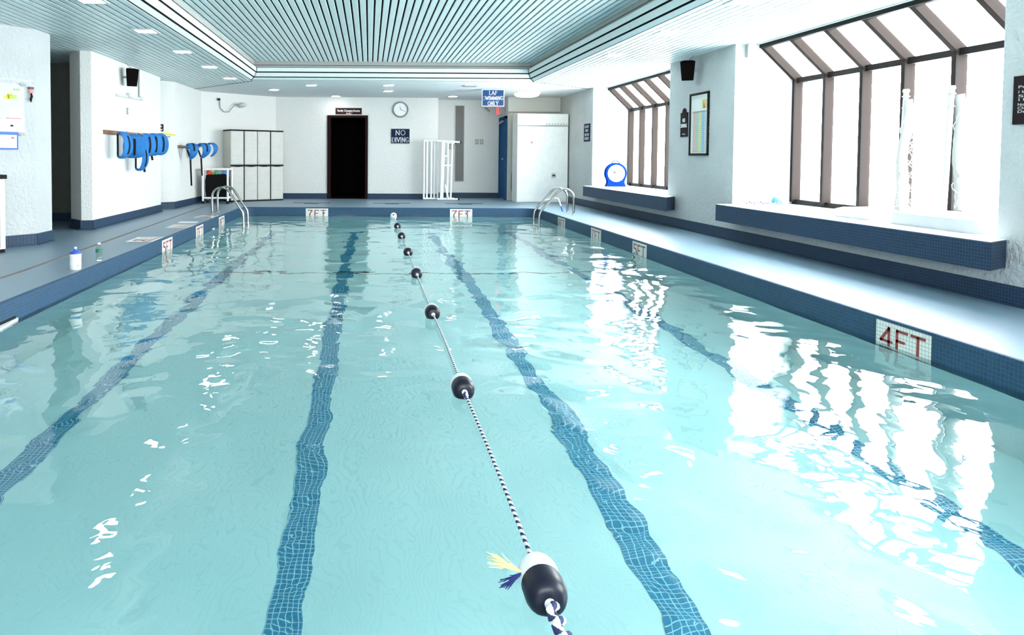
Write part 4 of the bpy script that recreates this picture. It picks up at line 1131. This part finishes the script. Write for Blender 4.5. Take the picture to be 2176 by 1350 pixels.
mb = MB(); mb.oprism([(.305, 1.755), (.345, 1.745), (.35, 1.79), (.31, 1.80)], Vector((-4.1, 7.85, 0)) + dn * .02, du, (0, 0, 1), dn, .008); mb.build('pink_tag', mat('pink_tag', (.70, .20, .20), .5), t)
mb = MB(); mb.tube([D3(.325, 1.755, .025), D3(.33, 1.72, .03), D3(.32, 1.68, .025), D3(.325, 1.65, .025)], [.008, .014, .014, .005], 8); mb.build('keys', CHAR, t)
for z, s_, lb in ((1.845, .235, 'dark leaf-shaped clip at the top corner of the notice'), (1.285, .215, 'dark leaf-shaped clip beside the blue poster')):
    mb = MB(); mb.oprism([(s_ - .04, z), (s_ - .015, z + .018), (s_ + .03, z + .012), (s_ + .035, z - .014), (s_, z - .022)], Vector((-4.1, 7.85, 0)) + dn * .016, du, (0, 0, 1), dn, .006); tag(mb.build('leaf_clip', GREYM), lb, 'clip', 'leaf clips on the notices')
t = thing('wall_strip', 'thin pale cable strip along the rough left wall above the notices', 'strip', D3(-.1, 1.9))
mb = MB(); mb.oprism([(-.8, 1.895), (.36, 1.885), (.36, 1.897), (-.8, 1.907)], Vector((-4.1, 7.85, 0)), du, (0, 0, 1), dn, .008); mb.build('trunking', LGREY, t)
t = thing('counter', 'cream counter with a dark top at the left picture edge', 'counter', (-4.3, 7.1, 0))
A_ = Vector((-3.885, 7.50, 0))
q = [A_, A_ - dn * .36, A_ - dn * .36 - du * 1.5, A_ - du * 1.5]
mb = MB(); mb.prism([(p.x, p.y) for p in q], .04, .79); mb.build('body', mat('counter_cream', (.62, .60, .52), .5), t, bevel=.004)
mb = MB(); mb.prism([(p.x, p.y) for p in [A_ - dn * .02, A_ - dn * .36, A_ - dn * .36 - du * 1.5, A_ - dn * .02 - du * 1.5]], 0, .04); mb.build('plinth', CHAR, t)
q = [A_ + du * .02 + dn * .01, A_ - dn * .36 + du * .02, A_ - dn * .36 - du * 1.5, A_ - du * 1.5 + dn * .01]
mb = MB(); mb.prism([(p.x, p.y) for p in q], .79, .835); mb.build('worktop', CHAR, t, bevel=.005)
mb = MB(); mb.bar(A_ - du * .06 + dn * .002 + Vector((0, 0, .06)), A_ - du * .06 + dn * .002 + Vector((0, 0, .77)), .008, .008); mb.build('panel_seam', GREYM, t)

# bottles on the left deck
t = thing('sports_bottle', 'white squeeze bottle with a blue cap on the left pool edge', 'bottle', (-2.69, 6.42, 0))
T_ = Matrix.Translation((-2.69, 6.42, 0))
MB().lathe([(.044, .0), (.048, .01), (.050, .07), (.047, .085), (.050, .10), (.051, .145)], T_, 24).build('body', mat('bottle_white', (.86, .85, .80), .4), t, smooth=60)
MB().lathe([(.053, .145), (.053, .160), (.035, .170), (.018, .176), (.016, .190)], T_, 24).build('cap', mat('cap_blue', (.02, .08, .45), .4), t, smooth=50)
MB().lathe([(.010, .190), (.013, .20), (.009, .207)], T_, 16).build('spout', PVC, t, smooth=60)
mb = MB(); mb.oprism([(-.008, 0), (.008, 0), (0, .018)], (-2.655, 6.384, .035), (.7, .7, 0), (0, 0, 1), (.7, -.7, 0), .002); mb.build('logo', GREYM, t)
t = thing('water_bottle', 'clear plastic water bottle with a green label on the left pool edge', 'bottle', (-2.69, 6.98, 0))
T_ = Matrix.Translation((-2.69, 6.98, 0))
MB().lathe([(.024, .0), (.032, .006), (.033, .03), (.030, .036), (.033, .042), (.030, .05), (.033, .056), (.030, .064), (.033, .07), (.033, .115), (.030, .13), (.016, .152), (.013, .162)], T_, 24).build('body', BOTTLE, t, smooth=60)
MB().lathe([(.0340, .078), (.0340, .112)], T_, 24).build('green_label', mat('label_green', (.02, .14, .08), .5), t, smooth=60)
MB().lathe([(.015, .160), (.015, .176)], T_, 16).build('cap', PVC, t)

# ------------------------------------------------------------------ right wall things
def rsign(name, y0, y1, z0, z1, face, label, cat='sign', arch=0):
    """board on the right wall facing -x; picture left = larger y"""
    t = thing(name, label, cat, (XR, (y0 + y1) / 2, z0))
    ym = (y0 + y1) / 2; hw = (y1 - y0) / 2
    pts = [(y0, z0), (y1, z0), (y1, z1)]
    if arch:
        pts += [(ym + arch * (1.1), z1)] + [(ym + arch * cos(a), z1 + .01 + arch * .9 * sin(a)) for a in [pi * i / 10 for i in range(1, 10)]][0:] + [(ym - arch * 1.1, z1)]
    pts += [(y0, z1)]
    mb = MB(); mb.oprism([(p[0], p[1]) for p in pts], (XR - .001, 0, 0), (0, 1, 0), (0, 0, 1), (-1, 0, 0), .012); mb.build('panel', face, t)
    return t
U = (0, -1, 0); V_ = (0, 0, 1)
t = rsign('narrow_no_diving_sign', 10.15, 10.38, 1.36, 1.715, SIGNBK, 'narrow dark NO DIVING sign with an arched top beside the framed chart', arch=.06)
font_text('NO', (XR - .015, 10.265, 1.60), U, V_, .075, SIGNW, t, bold=.002, width=.085)
font_text('DIVING', (XR - .015, 10.265, 1.52), U, V_, .075, SIGNW, t, bold=.002, width=.19)
font_text('No diving', (XR - .015, 10.265, 1.40), U, V_, .02, SIGNW, t, width=.09)
t = rsign('pool_rules_sign', 4.30, 5.00, 1.30, 1.645, SIGNBK, 'black arched pool rules sign cut off by the right picture edge', arch=.20)
font_text('Lap\nPool Rules', (XR - .015, 4.65, 1.66), U, V_, .075, SIGNW, t, bold=.001)
for z, tx in ((1.565, 'Pool Closing'), (1.53, '1 length = 15 yards'), (1.50, '57 Laps'), (1.475, '115 Lengths'), (1.44, 'No floats in lap lane'), (1.415, 'Children must be'), (1.39, 'Deep end only')):
    font_text(tx, (XR - .015, 4.80, z), U, V_, .028, LGREY, t, width=.32)
font_text('Management', (XR - .015, 4.65, 1.335), U, V_, .024, SIGNW, t)
t = rsign('far_right_sign', 14.66, 15.06, 1.39, 1.765, SIGNB2, 'small dark four-line sign on the right wall before the small window')
for z, tx in ((1.70, 'DO NOT'), (1.62, 'RUN'), (1.53, 'ON THE'), (1.45, 'DECK')):
    font_text(tx, (XR - .015, 14.86, z), U, V_, .075, LGREY, t, bold=.002, width=.28 if tx != 'RUN' else .18)
t = thing('framed_chart', 'tall black framed swim chart with coloured columns on the right pillar', 'chart', (XR, 9.79, 1.09))
y0, y1, z0, z1 = 9.51, 10.07, 1.085, 1.965
mb = MB(); mb.box(XR - .012, XR, y0, y1, z0, z1); mb.build('sheet', mat('chart_paper', (.72, .74, .70), .6), t)
mb = MB()
for a in ((y0, y0 + .03, z0, z1), (y1 - .03, y1, z0, z1), (y0, y1, z0, z0 + .03), (y0, y1, z1 - .03, z1)): mb.box(XR - .028, XR, *a)
mb.build('frame', CHAR, t, bevel=.003)
cols = [('pink', (.62, .36, .34)), ('green', (.36, .50, .42)), ('yellow', (.62, .60, .24)), ('blue', (.22, .45, .62)), ('grey', (.5, .5, .55))]
yy = y1 - .10
for nm, c in cols:
    mb = MB()
    wdt = .075 if nm != 'grey' else .04
    for r in range(22): mb.box(XR - .015, XR - .011, yy - wdt, yy, z0 + .045 + r * .0265, z0 + .045 + r * .0265 + .021)
    mb.build(nm + '_column', mat('chart_' + nm, c, .6), t); yy -= wdt + .012
mb = MB(); mb.box(XR - .015, XR - .011, y0 + .06, y0 + .20, z1 - .23, z1 - .10); mb.build('yellow_figure', mat('chart_fig_y', (.60, .55, .22), .6), t)
mb = MB(); mb.oprism([(y0 + .10, z1 - .225), (y0 + .16, z1 - .225), (y0 + .15, z1 - .13)], (XR - .0155, 0, 0), (0, 1, 0), (0, 0, 1), (-1, 0, 0), .002); mb.build('red_figure', mat('chart_fig_r', (.45, .13, .08), .6), t)
mb = MB()
for z in (1.905, 1.885, 1.70, 1.69): mb.box(XR - .015, XR - .011, y0 + .06, y1 - .06, z, z + .004)
mb.build('print_lines', GREYM, t)

# pace clock on the far ledge
t = thing('pace_clock', 'round blue pace clock standing on the far window ledge', 'clock', (4.92, 14.0, .47))
cx, cz, yb = 4.92, .735, 14.0
pts = [(cx - .205, .4705), (cx + .205, .4705)]
pts += [(cx + .185, .50), (cx + .165, .56), (cx + .17, .61)]
pts += [(cx + .212 * cos(a), cz + .212 * sin(a)) for a in [R_(-38 + i * (256 / 24)) for i in range(25)]]
pts += [(cx - .17, .61), (cx - .165, .56), (cx - .185, .50)]
mb = MB(); mb.oprism(pts, (0, yb, 0), (1, 0, 0), (0, 0, 1), (0, -1, 0), .10); mb.build('body', CLOCKB, t, bevel=.008)
M = Matrix.Translation((cx, yb - .10, cz)) @ Matrix.Rotation(pi / 2, 4, 'X')
MB().lathe([(.168, 0), (.168, .006)], M, 40).build('face', SIGNW, t)
mb = MB()
for k in range(12):
    a = k * pi / 6
    mb.bar((cx + .145 * sin(a), yb - .108, cz + .145 * cos(a)), (cx + .165 * sin(a), yb - .108, cz + .165 * cos(a)), .012, .002, upv=(0, 1, 0))
mb.build('dial_marks', mat('dial_blue', (.25, .35, .55), .5), t)
mb = MB(); mb.bar((cx - .06, yb - .111, cz + .035), (cx + .12, yb - .111, cz - .06), .011, .002, upv=(0, 1, 0)); mb.bar((cx - .06, yb - .111, cz + .035), (cx - .02, yb - .111, cz + .013), .022, .003, upv=(0, 1, 0)); mb.build('sweep_hand', CHAR, t)
MB().tube([(cx + .075 * cos(R_(a)), yb - .05, cz + .195 + .055 * sin(R_(a))) for a in range(0, 181, 20)], .008, 8).build('carry_handle', CLOCKB, t, smooth=60)

# things on the near ledge: rope heap and cup, net bases and posts
t = thing('rope_heap', 'small heap of blue and white rope on the near window ledge', 'rope', (4.8, 8.55, .47))
random.seed(11); mb = MB(); P = []
for i in range(60):
    a = i * .9; P.append((4.85 + .17 * sin(a * .37) + .04 * cos(a), 8.58 + .07 * sin(a), .482 + .010 * (1 + sin(a * 1.7)) + random.uniform(0, .012)))
mb.tube(P, .008, 6, uv=True); mb.build('coil', ROPE, t, smooth=60)
t = thing('blue_cup', 'light blue cup lying on the rope heap on the window ledge', 'cup', (5.0, 8.55, .53))
M = Matrix.Translation((4.975, 8.58, .535)) @ Matrix.Rotation(R_(100), 4, 'Y')
MB().lathe([(.026, 0), (.045, .012), (.05, .07), (.046, .10), (.040, .10), (.042, .03), (.02, .02)], M, 20).build('shell', mat('cup_blue', (.03, .20, .45), .4), t, smooth=60)
MB().tube([M @ Vector((-.047, 0, .03)), M @ Vector((-.07, 0, .045)), M @ Vector((-.07, 0, .07)), M @ Vector((-.049, 0, .085))], .005, 6).build('grip', mat('cup_blue_dark', (.08, .35, .65), .4), t)
BASEW = mat('moulded_white', (.36, .385, .395), .4)
def base_block(name, label, pts, z1, dish):
    t = thing(name, label, 'stand', (pts[0][0], pts[0][1], .47))
    cxm = sum(p[0] for p in pts) / len(pts); cym = sum(p[1] for p in pts) / len(pts)
    r0 = [(x, y, .4698) for x, y in pts]; r1 = [(x, y, z1 - dish * (0.5 - .5 * cos(2 * pi * i / len(pts) * 1.0)) if dish else z1) for i, (x, y) in enumerate(pts)]
    r2 = [(cxm + (x - cxm) * .90, cym + (y - cym) * .90, z_[2] + .010) for (x, y), z_ in zip(pts, r1)]
    r3 = [(cxm + (x - cxm) * .6, cym + (y - cym) * .6, z1 - .045 if dish else z1 + .012) for (x, y) in pts]
    a = sum(pts[i][0] * pts[(i + 1) % len(pts)][1] - pts[(i + 1) % len(pts)][0] * pts[i][1] for i in range(len(pts)))
    m_ = loft([r0, r1, r2, r3]); n = len(pts); m_.f.append(tuple(range(3 * n, 4 * n)))
    m_.f.append(tuple(range(n))[::-1])
    if a < 0: m_.f = [f[::-1] for f in m_.f]
    m_.build('moulded_shell', BASEW, t, smooth=45)
    return t
def rrect(x0, x1, y0, y1, r, n=5):
    P = []
    for cx_, cy_2, a0 in ((x1 - r, y1 - r, 0), (x0 + r, y1 - r, 90), (x0 + r, y0 + r, 180), (x1 - r, y0 + r, 270)):
        for i in range(n + 1): a = R_(a0 + 90 * i / n); P.append((cx_ + r * cos(a), cy_2 + r * sin(a)))
    return P
b1 = base_block('weighted_stand', 'white moulded net base with a dished top, farther along the ledge', rrect(4.70, 5.33, 6.50, 7.10, .10), .575, .05)
b2 = base_block('weighted_stand', 'larger flat white net base on the near end of the ledge', rrect(4.68, 5.33, 5.33, 6.34, .16), .575, 0)
def net_post(label, base, top, grp='white net posts on the ledge'):
    t = thing('net_post', label, 'net post', base, grp)
    MB().tube([base, top], .022, 12).build('pole', POSTM, t, smooth=60)
    MB().lathe([(.026, 0), (.030, .01), (.024, .03)], Matrix.Translation(Vector(top) - Vector((0, 0, .01))), 12).build('cap', PVC, t)
    for z in (.05, .16):
        p = Vector(top) - Vector((0, 0, z)); MB().tube([p + Vector((.028 * cos(a), .028 * sin(a), 0)) for a in [2 * pi * i / 10 for i in range(11)]], .006, 6).build('tie_ring', NET, t)
    return t
net_post('white post wrapped in netting rising from the farther base', (5.14, 6.74, .55), (5.15, 6.70, 1.70))
net_post('white post with loose netting rising from the larger base', (5.12, 6.18, .58), (5.14, 6.16, 1.68))
def net_wrap(label, base, top, off, amp, seed):
    random.seed(seed)
    t = thing('folded_net', label, 'net', (base[0] + off, base[1], base[2]), 'folded netting on the posts')
    n = 26; P = []; rs = []
    for i in range(n):
        f = i / (n - 1); p = Vector(top).lerp(Vector(base), f)
        P.append(p + Vector((0, 0, 0)) + Vector((off * f + amp * .3 * sin(f * 9), -.03 - .03 * f, 0))); rs.append(.026 + amp * (.35 + .65 * f) * (.8 + .35 * random.random()) * .5)
    MB().tube(P, rs, 12).build('gathered_cloth', NET, t, smooth=70)
    for k in range(5):
        mb = MB(); Q = []
        for i in range(30):
            f = .04 + .93 * i / 29; p = Vector(top).lerp(Vector(base), f)
            Q.append(p + Vector((off * f + amp * (1.0 + .4 * k / 4) * sin(f * (17 + 3 * k) + k * 1.3) * (.5 + .7 * f), -.05 - .02 * k + .04 * cos(f * 23 + k), 0)))
        mb.tube(Q, .0035, 5); mb.build('net_cord', POSTM, t)
    return t
net_wrap('gathered white net wound round the farther post', (5.12, 6.72, .56), (5.15, 6.70, 1.62), -.03, .055, 4)
net_wrap('gathered white net hanging beside the nearer post', (5.12, 6.14, .60), (5.17, 6.14, 1.62), .06, .05, 5)

bpy.context.view_layer.update()
